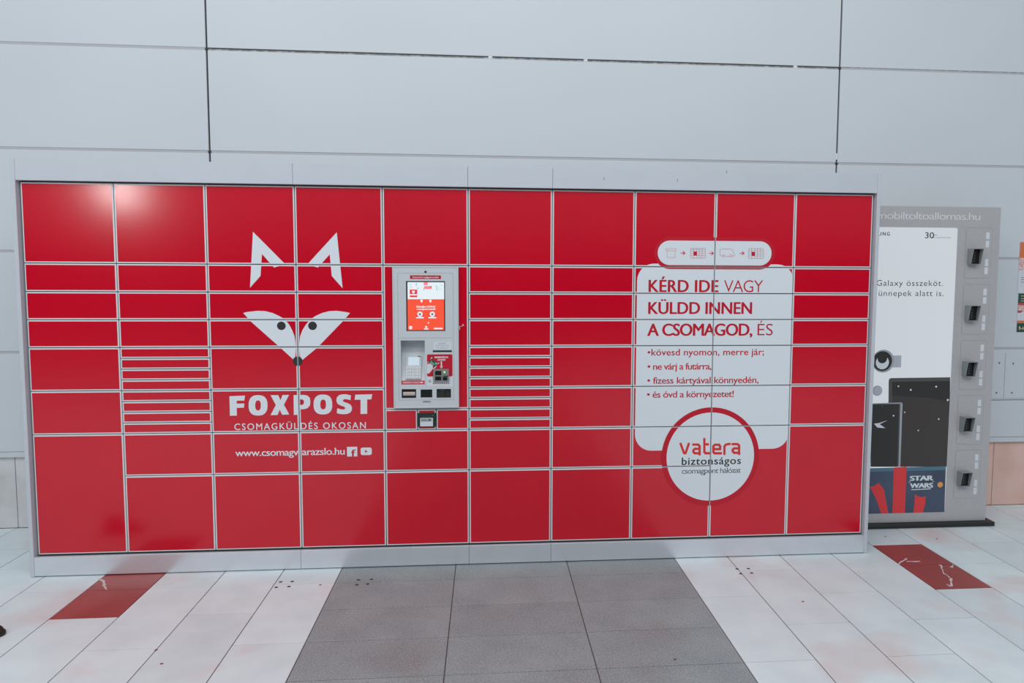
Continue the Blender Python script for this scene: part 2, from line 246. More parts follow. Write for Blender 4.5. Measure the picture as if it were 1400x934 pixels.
('door', 'redink', 4, 'l', [(3.9785, 1.9116), (3.9903, 1.9017), (3.9789, 1.8916)], 0.0047),
('door', 'redink', 4, 'l', [(4.1556, 1.9029), (4.1805, 1.9031)], 0.0041),
('door', 'redink', 4, 'l', [(4.1705, 1.9131), (4.1825, 1.9031), (4.171, 1.893)], 0.0047),
('door', 'redink', 4, 'l', [(3.8514, 1.9319), (3.9355, 1.9326), (3.9397, 1.9286), (3.9408, 1.8766), (3.9368, 1.8726), (3.8526, 1.872), (3.8485, 1.876), (3.8474, 1.9279), (3.8514, 1.9319)], 0.0015),
('door', 'redink', 4, 'l', [(3.8658, 1.932), (3.867, 1.8721)], 0.0015),
('door', 'redink', 4, 'l', [(3.8863, 1.9322), (3.8875, 1.8723)], 0.0015),
('door', 'redink', 4, 'l', [(3.902, 1.9323), (3.9032, 1.8724)], 0.0015),
('door', 'redink', 4, 'l', [(3.9191, 1.9324), (3.9203, 1.8725)], 0.0015),
('door', 'redink', 4, 'l', [(3.8475, 1.9219), (3.9398, 1.9226)], 0.0015),
('door', 'redink', 4, 'l', [(3.8478, 1.9112), (3.9401, 1.9119)], 0.0015),
('door', 'redink', 4, 'l', [(3.848, 1.8986), (3.9403, 1.8993)], 0.0015),
('door', 'redink', 4, 'l', [(3.8482, 1.8866), (3.9406, 1.8873)], 0.0015),
('door', 'redink', 5, 'r', (3.8664, 1.8882, 3.8869, 1.9115), 0.0007),
('door', 'redink', 4, 'l', [(4.215, 1.9328), (4.3002, 1.9335), (4.3045, 1.9295), (4.306, 1.8772), (4.3019, 1.8731), (4.2166, 1.8725), (4.2123, 1.8765), (4.2109, 1.9288), (4.215, 1.9328)], 0.0015),
('door', 'redink', 4, 'l', [(4.2295, 1.9329), (4.2311, 1.8726)], 0.0015),
('door', 'redink', 4, 'l', [(4.2503, 1.9331), (4.2519, 1.8728)], 0.0015),
('door', 'redink', 4, 'l', [(4.2662, 1.9332), (4.2679, 1.8729)], 0.0015),
('door', 'redink', 4, 'l', [(4.2836, 1.9334), (4.2852, 1.873)], 0.0015),
('door', 'redink', 4, 'l', [(4.2111, 1.9227), (4.3047, 1.9235)], 0.0015),
('door', 'redink', 4, 'l', [(4.2114, 1.912), (4.305, 1.9127)], 0.0015),
('door', 'redink', 4, 'l', [(4.2117, 1.8993), (4.3053, 1.9)], 0.0015),
('door', 'redink', 4, 'l', [(4.212, 1.8872), (4.3057, 1.8879)], 0.0015),
('door', 'redink', 5, 'r', (4.2304, 1.8888, 4.2512, 1.9122), 0.0007),
('door', 'redink', 4, 'l', [(4.0464, 1.8854), (4.0325, 1.8893), (4.0318, 1.9227), (4.0365, 1.928), (4.0991, 1.9285), (4.1074, 1.9246), (4.1219, 1.898), (4.1221, 1.8873), (4.1098, 1.8845)], 0.0015),
('door', 'redink', 4, 'l', [(4.0616, 1.8842), (4.0932, 1.8844)], 0.0015),
('door', 'redink', 4, 'l', [(4.0608, 1.8868), (4.0599, 1.8831), (4.0572, 1.8804), (4.0534, 1.8794), (4.0496, 1.8804), (4.0468, 1.883), (4.0457, 1.8867), (4.0466, 1.8904), (4.0493, 1.8931), (4.0531, 1.8941), (4.0569, 1.8932), (4.0597, 1.8905), (4.0608, 1.8868)], 0.0015),
('door', 'redink', 4, 'l', [(4.109, 1.8872), (4.1081, 1.8835), (4.1054, 1.8808), (4.1016, 1.8798), (4.0978, 1.8807), (4.095, 1.8834), (4.0939, 1.8871), (4.0948, 1.8907), (4.0975, 1.8935), (4.1013, 1.8945), (4.1051, 1.8935), (4.1079, 1.8908), (4.109, 1.8872)], 0.0015),
('door', 'white', 2, 'l', [(2.4429, 1.4563), (2.4501, 1.4539), (2.4441, 1.4472), (2.4489, 1.4368)], 0.0029),
('door', 'white', 2, 'l', [(2.4544, 1.4551), (2.472, 1.4624), (2.4635, 1.4697)], 0.0023),
('term', 'redink', 1, 'r', (2.1586, 1.7373, 2.3391, 1.7585), 0.0004),
('term', 'white', 2, 't', 'Kamerával megfigyelt terület!', (2.1735, 2.3261, 1.7433, 0.0091), 0.02),
('term', 'screenwhite', 3, 'r', (2.1427, 1.6179, 2.3571, 1.7183), 0.0006),
('term', 'screenorange', 3, 'r', (2.1413, 1.4337, 2.3563, 1.6179), 0.0006),
('term', 'screenred', 4, 'r', (2.1555, 1.6293, 2.1995, 1.6748), 0.0007),
('term', 'screenwhite', 5, 'p', [(2.169, 1.6683), (2.1728, 1.6694), (2.1771, 1.6651), (2.1814, 1.6694), (2.1853, 1.6684), (2.1839, 1.6564), (2.1769, 1.6503), (2.1701, 1.6564)]),
('term', 'screenwhite', 5, 'r', (2.1565, 1.6401, 2.1984, 1.6477), 0.0005),
('term', 'screenpink', 4, 'r', (2.2396, 1.6784, 2.2848, 1.6957), 0.0011),
('term', 'screenpink', 4, 'r', (2.2376, 1.7, 2.2612, 1.7185), 0.001),
('term', 'screenblue', 4, 'r', (2.1914, 1.6955, 2.1978, 1.7128), 0.001),
('term', 'screenblue', 4, 'r', (2.1987, 1.6782, 2.2073, 1.6869), 0.0011),
('term', 'screenblue', 4, 'r', (2.1549, 1.7019, 2.1656, 1.7062), 0.001),
('term', 'screenblue', 4, 'r', (2.1548, 1.6856, 2.1676, 1.69), 0.0011),
('term', 'screenblue', 4, 'r', (2.2363, 1.6696, 2.2416, 1.687), 0.0011),
('term', 'screenred', 4, 'r', (2.2719, 1.6871, 2.2826, 1.6958), 0.0011),
('term', 'screenblue', 4, 'r', (2.3096, 1.6785, 2.3139, 1.7003), 0.0011),
('term', 'screenblue', 4, 'r', (2.3127, 1.6709, 2.3213, 1.6786), 0.0011),
('term', 'screenblue', 4, 'r', (2.3366, 1.6993, 2.3496, 1.7026), 0.0011),
('term', 'screenblue', 4, 'l', [(2.3128, 1.6959), (2.3451, 1.6732)], 0.0019),
('term', 'screenwhite', 4, 'c', (2.2242, 1.6088), 0.0072),
('term', 'screenwhite', 4, 'r', (2.2212, 1.598, 2.2271, 1.6088), 0.0012),
('term', 'screenwhite', 4, 'c', (2.2761, 1.6089), 0.0071),
('term', 'screenwhite', 4, 'r', (2.2731, 1.5981, 2.279, 1.6089), 0.0012),
('term', 'screenwhite', 4, 't', 'Üdvözöljük a FOXPOST', (2.1936, 2.3059, 1.5684, 0.0102), 0.04),
('term', 'screenwhite', 4, 't', 'csomagautomatánál!', (2.1962, 2.3044, 1.5554, 0.0088), 0.04),
('term', 'screenred', 4, 'r', (2.1899, 1.5108, 2.238, 1.5259), 0.0009),
('term', 'screenwhite', 5, 'c', (2.2141, 1.5294), 0.0155),
('term', 'screenwhite', 5, 'r', (2.191, 1.5048, 2.2368, 1.5127), 0.0027),
('term', 'screenpale', 6, 'c', (2.214, 1.5289), 0.0074),
('term', 'screenred', 4, 'r', (2.2624, 1.5108, 2.3106, 1.5259), 0.0009),
('term', 'screenwhite', 5, 'c', (2.2866, 1.5294), 0.0156),
('term', 'screenwhite', 5, 'r', (2.2634, 1.5048, 2.3094, 1.5127), 0.0027),
('term', 'screenpale', 6, 'c', (2.2866, 1.529), 0.0073),
('term', 'screenwhite', 4, 'c', (2.1588, 1.4493), 0.0101),
('term', 'screenorange', 5, 'c', (2.1563, 1.4505), 0.0023),
('term', 'screenorange', 5, 'c', (2.1623, 1.4505), 0.0022),
('term', 'screenwhite', 4, 'c', (2.2501, 1.4539), 0.006),
('term', 'screenwhite', 4, 'r', (2.2376, 1.438, 2.2636, 1.4457), 0.0032),
('term', 'screenwhite', 4, 'r', (2.2947, 1.4398, 2.3463, 1.448), 0.0019),
('term', 'screenwhite', 4, 'c', (2.263, 1.4778), 0.0046),
('term', 'label', 1, 'r', (2.2922, 1.3207, 2.3982, 1.3727), 0.0008),
('term', 'greyink', 2, 't', 'NYUGTÁT', (2.3219, 2.3662, 1.3508, 0.0073), 0.0),
('term', 'greyink', 2, 't', 'NYOMTATÁS UTÁN', (2.3038, 2.3828, 1.3392, 0.0062), 0.0),
('term', 'greyink', 2, 't', 'ITT VEHETI ÁT', (2.3106, 2.3786, 1.3257, 0.0062), 0.0),
('term', 'greyink', 2, 'l', [(2.2943, 1.3664), (2.2971, 1.3692)], 0.0019),
('term', 'greyink', 2, 'l', [(2.3064, 1.3663), (2.3092, 1.3691)], 0.0019),
('term', 'greyink', 2, 'l', [(2.3186, 1.3663), (2.3214, 1.3691)], 0.0019),
('term', 'greyink', 2, 'l', [(2.3308, 1.3663), (2.3336, 1.3691)], 0.0019),
('term', 'greyink', 2, 'l', [(2.343, 1.3662), (2.3458, 1.369)], 0.0019),
('term', 'greyink', 2, 'l', [(2.3552, 1.3662), (2.358, 1.369)], 0.0019),
('term', 'greyink', 2, 'l', [(2.3674, 1.3662), (2.3702, 1.369)], 0.0019),
('term', 'greyink', 2, 'l', [(2.3796, 1.3661), (2.3824, 1.3689)], 0.0019),
('term', 'greyink', 2, 'l', [(2.3919, 1.3661), (2.3947, 1.3689)], 0.0019),
('term', 'label', 1, 'r', (2.2521, 1.099, 2.4052, 1.2914), 0.008),
('term', 'redink', 2, 'r', (2.2537, 1.1572, 2.4041, 1.2901), 0.0074),
('term', 'white', 3, 't', 'BANKKÁRTYA', (2.2991, 2.3796, 1.2672, 0.0102), 0.05),
('term', 'white', 3, 't', 'OLVASÓ', (2.3156, 2.3629, 1.252, 0.0102), 0.05),
('term', 'white', 3, 'l', [(2.3386, 1.2453), (2.3385, 1.2165)], 0.0071),
('term', 'white', 3, 'p', [(2.3279, 1.218), (2.3485, 1.2178), (2.3384, 1.2052)]),
('term', 'label', 3, 'p', [(2.2542, 1.2282), (2.2587, 1.2324), (2.2698, 1.2352), (2.2863, 1.2224), (2.2895, 1.2055), (2.2649, 1.174), (2.2538, 1.1775)]),
('term', 'label', 3, 'p', [(2.2733, 1.2619), (2.2825, 1.2754), (2.2853, 1.2731), (2.2796, 1.2563)]),
('term', 'label', 3, 'p', [(2.2543, 1.2367), (2.2543, 1.2395), (2.2629, 1.2473), (2.2657, 1.2437)]),
('term', 'label', 3, 'p', [(2.3141, 1.235), (2.3239, 1.2405), (2.3266, 1.2369), (2.3155, 1.2313)]),
('term', 'label', 3, 'p', [(2.2903, 1.2041), (2.3085, 1.2223), (2.3113, 1.2189), (2.2939, 1.2004)]),
('term', 'greencard', 4, 'p', [(2.2797, 1.2661), (2.3175, 1.2369), (2.2987, 1.2133), (2.2615, 1.2429)]),
('term', 'mint', 5, 'c', (2.3064, 1.235), 0.0066),
('term', 'orangeink', 5, 'r', (2.2776, 1.2478, 2.2837, 1.2549), 0.0008),
('term', 'label', 5, 'l', [(2.2698, 1.2389), (2.2905, 1.2218)], 0.0019),
('term', 'label', 5, 'l', [(2.2737, 1.2433), (2.2944, 1.2263)], 0.0019),
('term', 'label', 5, 'l', [(2.2776, 1.2478), (2.2983, 1.2308)], 0.0019),
('term', 'ink', 3, 'c', (2.2924, 1.115), 0.0034),
('term', 'redink', 3, 'c', (2.3052, 1.1149), 0.0034),
('term', 'redink', 3, 'c', (2.318, 1.1148), 0.0033),
('term', 'greyink', 3, 'c', (2.3307, 1.1147), 0.0034),
('term', 'greencard', 3, 'c', (2.3435, 1.1146), 0.0034),
('term', 'redink', 3, 'c', (2.3563, 1.1145), 0.0034),
('term', 'greyink', 3, 'c', (2.3691, 1.1144), 0.0034),
('term', 'greyink', 3, 'c', (2.3819, 1.1143), 0.0034),
('term', 'greyink', 3, 'c', (2.269, 1.1289), 0.0074),
('term', 'label', 4, 'c', (2.269, 1.1289), 0.0041),
('term', 'ink', 1, 't', 'LUMICON', (2.2277, 2.2722, 1.0015, 0.0085), 0.03),
('kiosk', 'kioskletter', 2, 't', 'mobiltoltoallomas.hu', (5.2651, 6.0101, 2.1602, 0.0477), -0.008),
('kiosk', 'ink', 3, 't', 'SAMSUNG', (5.179, 5.3602, 2.0465, 0.0239), 0.03),
('kiosk', 'ink', 3, 't', '30', (5.6148, 5.6789, 2.0312, 0.0405), 0.01),
('kiosk', 'greyink', 3, 't', 'ÉV', (5.6813, 5.7037, 2.0486, 0.0087), 0),
('kiosk', 'greyink', 3, 't', 'MAGYARORSZÁGON', (5.6637, 5.8008, 2.0325, 0.0087), 0),
('kiosk', 'ink', 3, 't', 'Galaxy összeköt.', (5.2794, 5.7601, 1.7037, 0.0387), -0.004),
('kiosk', 'ink', 3, 't', 'ünnepek alatt is.', (5.2974, 5.7687, 1.6337, 0.0388), -0.004),
('kiosk', 'band', 3, 'r', (5.418, 1.1373, 5.48, 1.2207), 0.0049),
('kiosk', 'steel', 4, 'c', (5.3494, 1.1815), 0.08),
('kiosk', 'darkprint', 5, 'c', (5.3436, 1.1815), 0.0693),
('kiosk', 'white', 6, 'c', (5.3432, 1.172), 0.0478),
('kiosk', 'darkprint', 7, 'c', (5.342, 1.2006), 0.0346),
('kiosk', 'steel', 3, 'c', (5.315, 0.975), 0.0363),
('kiosk', 'band', 4, 'c', (5.3215, 0.9766), 0.0297),
('kiosk', 'bezel', 3, 'p', [(5.4135, 0.4347), (5.3946, 1.0461), (5.4007, 1.0588), (5.4121, 1.0627), (5.8452, 1.0652), (5.8662, 0.4266)]),
('kiosk', 'darkprint', 4, 'p', [(5.4453, 0.4342), (5.4199, 1.0363), (5.8439, 1.0395), (5.8645, 0.4266)]),
('kiosk', 'darkprint2', 5, 'p', [(5.4469, 0.4341), (5.4239, 0.9397), (5.666, 0.9238), (5.8433, 0.8963), (5.8594, 0.4267)]),
('kiosk', 'white', 6, 'c', (5.4668, 1.0048), 0.0058),
('kiosk', 'white', 6, 'c', (5.5584, 0.9785), 0.0067),
('kiosk', 'white', 6, 'c', (5.7444, 0.9994), 0.0067),
('kiosk', 'white', 6, 'c', (5.8345, 0.9044), 0.0076),
('kiosk', 'white', 6, 'c', (5.5204, 0.8208), 0.005),
('kiosk', 'white', 6, 'c', (5.7738, 0.7695), 0.0059),
('kiosk', 'white', 6, 'c', (5.6264, 0.6906), 0.005),
('kiosk', 'steel', 6, 'p', [(5.269, 0.8861), (5.4908, 0.8902), (5.5027, 0.8837), (5.5055, 0.4331), (5.2869, 0.437)]),
('kiosk', 'bezel', 7, 'p', [(5.2692, 0.8821), (5.4878, 0.8822), (5.4864, 0.8758), (5.4921, 0.4333), (5.2869, 0.437)]),
('kiosk', 'darkprint', 8, 'p', [(5.2694, 0.8765), (5.4764, 0.8775), (5.4821, 0.4335), (5.2869, 0.437)]),
('kiosk', 'greyink', 9, 'c', (5.3533, 0.8668), 0.0041),
('kiosk', 'white', 9, 'c', (5.4399, 0.7977), 0.0058),
('kiosk', 'white', 9, 'p', [(5.2995, 0.7432), (5.3366, 0.7467), (5.398, 0.766), (5.3411, 0.7386), (5.3838, 0.7099), (5.3255, 0.7147)]),
('kiosk', 'giftteal', 10, 'p', [(5.1189, 0.4259), (5.8424, 0.431), (5.8436, 0.4046), (5.1198, 0.4008)]),
('kiosk', 'giftblue', 10, 'p', [(5.1198, 0.4008), (5.8436, 0.4046), (5.8479, 0.0974), (5.1313, 0.0909)]),
('kiosk', 'ribbon', 11, 'p', [(5.4571, 0.4298), (5.5505, 0.4322), (5.5537, 0.0961), (5.4609, 0.0953)]),
('kiosk', 'ribbon', 11, 'p', [(5.2866, 0.2948), (5.3195, 0.2992), (5.3497, 0.3208), (5.3911, 0.2725), (5.4063, 0.2063), (5.4316, 0.097), (5.3796, 0.0972), (5.3564, 0.1567), (5.3311, 0.2181)]),
('kiosk', 'ribbon', 11, 'p', [(5.6219, 0.2341), (5.6435, 0.2194), (5.6774, 0.2106), (5.7012, 0.2182), (5.7008, 0.1591), (5.6848, 0.0961), (5.6155, 0.0957), (5.622, 0.1608)]),
('kiosk', 'white', 12, 't', 'STAR', (5.5824, 5.7499, 0.3318, 0.0338), 0.06),
('kiosk', 'white', 12, 't', 'WARS', (5.5847, 5.7505, 0.2793, 0.0331), 0.06),
('kiosk', 'white', 12, 'l', [(5.5724, 0.322), (5.5845, 0.3232)], 0.0035),
('kiosk', 'white', 12, 'l', [(5.7485, 0.3216), (5.7583, 0.3224)], 0.0035),
('kiosk', 'ink', 12, 'r', (5.588, 0.3196, 5.5957, 0.3271), 0.0014),
('kiosk', 'ink', 12, 'r', (5.6026, 0.3195, 5.6103, 0.327), 0.0013),
('kiosk', 'ink', 12, 'r', (5.6172, 0.3195, 5.6249, 0.3269), 0.0014),
('kiosk', 'ink', 12, 'r', (5.6319, 0.3194, 5.6395, 0.3268), 0.0014),
('kiosk', 'ink', 12, 'r', (5.6465, 0.3193, 5.6542, 0.3267), 0.0014),
('kiosk', 'ink', 12, 'r', (5.6612, 0.3192, 5.6688, 0.3266), 0.0014),
('kiosk', 'ink', 12, 'r', (5.6758, 0.3191, 5.6835, 0.3266), 0.0014),
('kiosk', 'ink', 12, 'r', (5.6905, 0.319, 5.6982, 0.3265), 0.0014),
('kiosk', 'ink', 12, 'r', (5.7052, 0.3189, 5.7128, 0.3264), 0.0014),
('kiosk', 'ink', 12, 'r', (5.7198, 0.3188, 5.7275, 0.3263), 0.0014),
('kiosk', 'ink', 12, 'r', (5.7345, 0.3188, 5.7422, 0.3262), 0.0014),
('kiosk', 'white', 12, 'l', [(5.5957, 0.2668), (5.6567, 0.2679)], 0.0056),
('kiosk', 'white', 12, 'l', [(5.6619, 0.2681), (5.7362, 0.2707)], 0.0056),
('kiosk', 'badge', 12, 'c', (5.8067, 0.2987), 0.02),
]
RECT = {'term': (2.0596, 0.9717, 2.4377, 1.8083), 'screen': (2.1347, 1.4288, 2.3626, 1.7249), 'recess': (2.0997, 1.1058, 2.2411, 1.3734), 'pinpad': (2.1274, 1.1446, 2.2241, 1.2738), 'pinscreen': (2.1443, 1.2174, 2.213, 1.265), 'recsticker': (2.1018, 1.1106, 2.2388, 1.1344), 'slot': (2.2885, 1.3023, 2.4011, 1.3138), 'reader': (2.2908, 1.1263, 2.3829, 1.2028), 'w1': (2.1025, 1.0274, 2.188, 1.0821), 'w2': (2.2141, 1.0292, 2.2833, 1.0792), 'w3': (2.3088, 1.0268, 2.3944, 1.0817), 'lower': (2.1948, 0.8518, 2.303, 0.9348), 'lowerframe': (2.191, 0.8371, 2.3057, 0.9559), 'poster': (5.2765, 1.6425, 5.8496, 2.104), 'kdoor1': (5.9066, 1.7574, 6.1031, 2.1077), 'kioskpanelbottom': (5.2813, 0.0978, 5.8453, 0.4361), 'kd0': (5.9066, 1.7574, 6.098, 2.1067), 'kd1': (5.9126, 1.3379, 6.1051, 1.7152), 'kd2': (5.9168, 0.9773, 6.1105, 1.3251), 'kd3': (5.9216, 0.5863, 6.1164, 0.9353), 'kd4': (5.9263, 0.1947, 6.1223, 0.5448), 'hood': (5.9285, 1.8568, 6.004, 1.958), 'pad0': (6.0605, 2.0289, 6.0864, 2.0755), 'pad1': (6.0595, 1.9715, 6.0874, 2.0172), 'pad2': (6.061, 1.8428, 6.088, 1.8906), 'pad3': (6.0609, 1.7861, 6.0869, 1.834)}
HOLES = [(1.428, -0.202), (1.492, -0.2), (1.423, -0.274), (1.492, -0.269), (1.866, -0.207), (1.94, -0.203), (1.869, -0.273), (1.929, -0.268), (4.111, -0.215), (4.181, -0.215), (4.108, -0.286), (4.177, -0.28)]
RUST = [(1.663, -0.26), (1.062, -0.94), (1.141, -1.067), (4.316, -0.674), (5.636, 0.18), (5.311, 0.249), (3.467, -1.208)]
SCRATCH = [[(0.37, -0.065), (0.436, -0.146), (0.45, -0.184), (0.493, -0.235)], [(5.131, -0.215), (5.23, -0.134)], [(5.38, -0.248), (5.324, -0.368), (5.317, -0.447), (5.245, -0.556), (5.242, -0.518)], [(5.459, -0.253), (5.421, -0.293)], [(5.207, -0.183), (5.287, -0.189)]]
# ---------------------------------------------------------------- helpers
W0 = {}                                            # world origin of every object, in plan units
def link(o): COL.objects.link(o); return o
def place(o, org, parent):
    W0[o.name] = Vector(org)
    if parent is not None:
        o.parent = parent
        o.location = (Vector(org) - W0[parent.name]) * K
    else:
        o.location = Vector(org) * K
    return o
def empty(name, org, parent=None):
    o = link(bpy.data.objects.new(name, None)); o.empty_display_size = .1
    return place(o, org, parent)
def tag(o, label=None, cat=None, group=None, kind=None):
    if label: o['label'] = label
    if cat: o['category'] = cat
    if group: o['group'] = group
    if kind: o['kind'] = kind
    return o
class MB:
    """collects faces (plan units, absolute) with material slots, builds ONE mesh object"""
    def __init__(s): s.v = []; s.f = []; s.m = []; s.mats = []
    def slot(s, m):
        if m not in s.mats: s.mats.append(m)
        return s.mats.index(m)
    def add(s, vs, fs, m):
        k = len(s.v); s.v += [tuple(v) for v in vs]; i = s.slot(m)
        for f in fs: s.f.append([k + a for a in f]); s.m.append(i)
        return s
    def box(s, x0, x1, y0, y1, z0, z1, m):
        return s.add([(x0,y0,z0),(x1,y0,z0),(x1,y1,z0),(x0,y1,z0),(x0,y0,z1),(x1,y0,z1),(x1,y1,z1),(x0,y1,z1)],
            [(0,3,2,1),(4,5,6,7),(0,1,5,4),(1,2,6,5),(2,3,7,6),(3,0,4,7)], m)
    def cbox(s, x0, x1, y0, y1, z0, z1, c, m):
        """box whose front (y0) edges are chamfered by c"""
        return s.add([(x0+c,y0,z0+c),(x1-c,y0,z0+c),(x1-c,y0,z1-c),(x0+c,y0,z1-c),
                      (x0,y0+c,z0),(x1,y0+c,z0),(x1,y0+c,z1),(x0,y0+c,z1),
                      (x0,y1,z0),(x1,y1,z0),(x1,y1,z1),(x0,y1,z1)],
            [(0,1,2,3),(4,5,1,0),(5,6,2,1),(6,7,3,2),(7,4,0,3),(8,9,5,4),(9,10,6,5),(10,11,7,6),(11,8,4,7),(11,10,9,8)], m)
    def cyl(s, cx, cz, r, y0, y1, m, n=24):
        vs = [(cx+r*cos(2*pi*i/n), y, cz+r*sin(2*pi*i/n)) for y in (y0, y1) for i in range(n)]
        fs = [tuple(range(n)), tuple(range(2*n-1, n-1, -1))] + [(i, n+i, n+(i+1)%n, (i+1)%n) for i in range(n)]
        return s.add(vs, fs, m)
    def disc_up(s, cx, cy, r, z0, z1, m, n=14, sx=1):
        vs = [(cx+sx*r*cos(2*pi*i/n), cy+r*sin(2*pi*i/n), z) for z in (z0, z1) for i in range(n)]
        fs = [tuple(range(2*n-1, n-1, -1))[::-1]] + [(i, (i+1)%n, n+(i+1)%n, n+i) for i in range(n)]
        return s.add(vs, fs, m)
    def plate(s, x0, x1, z0, z1, holes, y0, y1, m):
        """front plate with rectangular openings"""
        xs = sorted({x0, x1} | {h[0] for h in holes} | {h[2] for h in holes})
        zs = sorted({z0, z1} | {h[1] for h in holes} | {h[3] for h in holes})
        def solid(i, j):
            if i < 0 or j < 0 or i >= len(xs)-1 or j >= len(zs)-1: return False
            a = (xs[i]+xs[i+1])/2; b = (zs[j]+zs[j+1])/2
            return not any(h[0] < a < h[2] and h[1] < b < h[3] for h in holes)
        for i in range(len(xs)-1):
            for j in range(len(zs)-1):
                if not solid(i, j): continue
                a, b, c, d = xs[i], xs[i+1], zs[j], zs[j+1]
                s.add([(a,y0,c),(b,y0,c),(b,y0,d),(a,y0,d)], [(0,1,2,3)], m)
                if not solid(i-1, j): s.add([(a,y0,c),(a,y0,d),(a,y1,d),(a,y1,c)], [(0,1,2,3)], m)
                if not solid(i+1, j): s.add([(b,y0,c),(b,y1,c),(b,y1,d),(b,y0,d)], [(0,1,2,3)], m)
                if not solid(i, j-1): s.add([(a,y0,c),(a,y1,c),(b,y1,c),(b,y0,c)], [(0,1,2,3)], m)
                if not solid(i, j+1): s.add([(a,y0,d),(b,y0,d),(b,y1,d),(a,y1,d)], [(0,1,2,3)], m)
        return s
    def mesh(s, name, org):
        me = bpy.data.meshes.new(name)
        me.from_pydata([((v[0]-org[0])*K, (v[1]-org[1])*K, (v[2]-org[2])*K) for v in s.v], [], s.f)
        for m in s.mats: me.materials.append(M[m])
        me.polygons.foreach_set('material_index', s.m); me.update()
        return me
    def build(s, name, parent=None, org=None):
        if org is None:
            org = tuple((min(v[i] for v in s.v)+max(v[i] for v in s.v))/2 for i in (0,1)) + (min(v[2] for v in s.v),)
        o = link(bpy.data.objects.new(name, s.mesh(name, org)))
        return place(o, org, parent)
def share(name, me, org, parent):
    return place(link(bpy.data.objects.new(name, me)), org, parent)

# ---- flat print: every item becomes triangles in the (x, z) plane
_tc = {}
def text_tris(s, wt, ratio=None):
    """glyph triangles scaled to width 1 and capital height 1; ratio = wanted width / capital height, met by letter spacing"""
    key = (s, wt, ratio)
    if key in _tc: return _tc[key]
    def tris(t, sp=1.):
        cu = bpy.data.curves.new('t', 'FONT'); cu.body = t; cu.offset = min(wt, 0); cu.space_character = sp; cu.fill_mode = 'FRONT'
        cu.resolution_u = 4
        o = link(bpy.data.objects.new('t', cu))
        bpy.context.view_layer.update()
        e = o.evaluated_get(bpy.context.evaluated_depsgraph_get()); me = e.to_mesh(); me.calc_loop_triangles()
        vs = [tuple(v.co[:2]) for v in me.vertices]; out = [[vs[i] for i in t.vertices] for t in me.loop_triangles]
        e.to_mesh_clear(); bpy.data.objects.remove(o); bpy.data.curves.remove(cu)
        return out
    ext = lambda T: (min(p[0] for t in T for p in t), max(p[0] for t in T for p in t))
    T = tris(s); H = tris('H')
    h0 = min(p[1] for t in H for p in t); h1 = max(p[1] for t in H for p in t); x0, x1 = ext(T)
    if ratio and len(s) > 2:
        xa, xb = ext(tris(s, 1.2)); k = ((xb-xa)-(x1-x0))/.2
        low = sum(ch.islower() for ch in s) > len(s)/2
        fit = .70 if s.startswith('mobil') else .9 if low else 1.06
        sp = 1+(ratio*(h1-h0)*fit-(x1-x0))/k
        if s in ('STAR', 'WARS'): sp = .95
        T = tris(s, max(.86, min(1.7, sp))); x0, x1 = ext(T)
    out = [[((p[0]-x0)/(x1-x0), (p[1]-h0)/(h1-h0), 0) for p in t] for t in T]
    if wt > .009:                                   # bold: shifted copies, each a hair in front of the last
        d = (wt-.004)/(x1-x0)
        o2 = []
        for q, (dx, dz) in enumerate(((-d, 0), (d, 0), (0, wt*.35), (0, -wt*.35))):
            o2 += [[(p[0]+dx, p[1]+dz, q+1) for p in t] for t in out]
        out += o2
    _tc[key] = out
    return out
def tess(pts):
    T = tessellate_polygon([[Vector((p[0], p[1], 0)) for p in pts]])
    return [[pts[i] for i in t] for t in T]
def circle_pts(c, r, n=48): return [(c[0]+r*cos(2*pi*i/n), c[1]+r*sin(2*pi*i/n)) for i in range(n)]
def rrect_pts(x0, z0, x1, z1, r, n=8):
    r = min(r, (x1-x0)/2, (z1-z0)/2); P = []
    for cx, cz, a in ((x1-r,z0+r,-90),(x1-r,z1-r,0),(x0+r,z1-r,90),(x0+r,z0+r,180)):
        for i in range(n+1):
            t = radians(a+90*i/n); P.append((cx+r*cos(t), cz+r*sin(t)))
    return P
def print_tris(it):
    k = it[3]
    if k == 'p': return tess(it[4])
    if k == 'c':
        P = circle_pts(it[4], it[5], 64 if it[5] > .05 else 20); return [[it[4], P[i], P[(i+1) % len(P)]] for i in range(len(P))]
    if k == 'r':
        P = rrect_pts(*it[4], it[5]); c = ((it[4][0]+it[4][2])/2, (it[4][1]+it[4][3])/2)
        return [[c, P[i], P[(i+1) % len(P)]] for i in range(len(P))]
    if k == 'l':
        out = []; w = it[5]/2
        for a, b in zip(it[4], it[4][1:]):
            d = Vector(b)-Vector(a); L = d.length
            if L < 1e-6: continue
            d /= L; n = Vector((-d.y, d.x))*w; a2 = Vector(a)-d*w*.7; b2 = Vector(b)+d*w*.7
            q = [tuple(a2-n), tuple(b2-n), tuple(b2+n), tuple(a2+n)]; q = [(p[0], p[1], len(out)) for p in q]; out += [[q[0],q[1],q[2]],[q[0],q[2],q[3]]]
        return out
    if k == 't':
        x0, x1, z, cap = it[5]
        return [[(x0+p[0]*(x1-x0), z+p[1]*cap, p[2]) for p in t] for t in text_tris(it[4], it[6], round((x1-x0)/cap, 3))]
def clip(poly, r):
    for ax, lim, sg in ((0, r[0], 1), (0, r[2], -1), (1, r[1], 1), (1, r[3], -1)):
        out = []
        for i, a in enumerate(poly):
            b = poly[(i+1) % len(poly)]
            da = (a[ax]-lim)*sg; db = (b[ax]-lim)*sg
            if da >= 0: out.append(a)
            if (da >= 0) != (db >= 0):
                t = da/(da-db); out.append((a[0]+(b[0]-a[0])*t, a[1]+(b[1]-a[1])*t))
        poly = out
        if len(poly) < 3: return None
    return poly
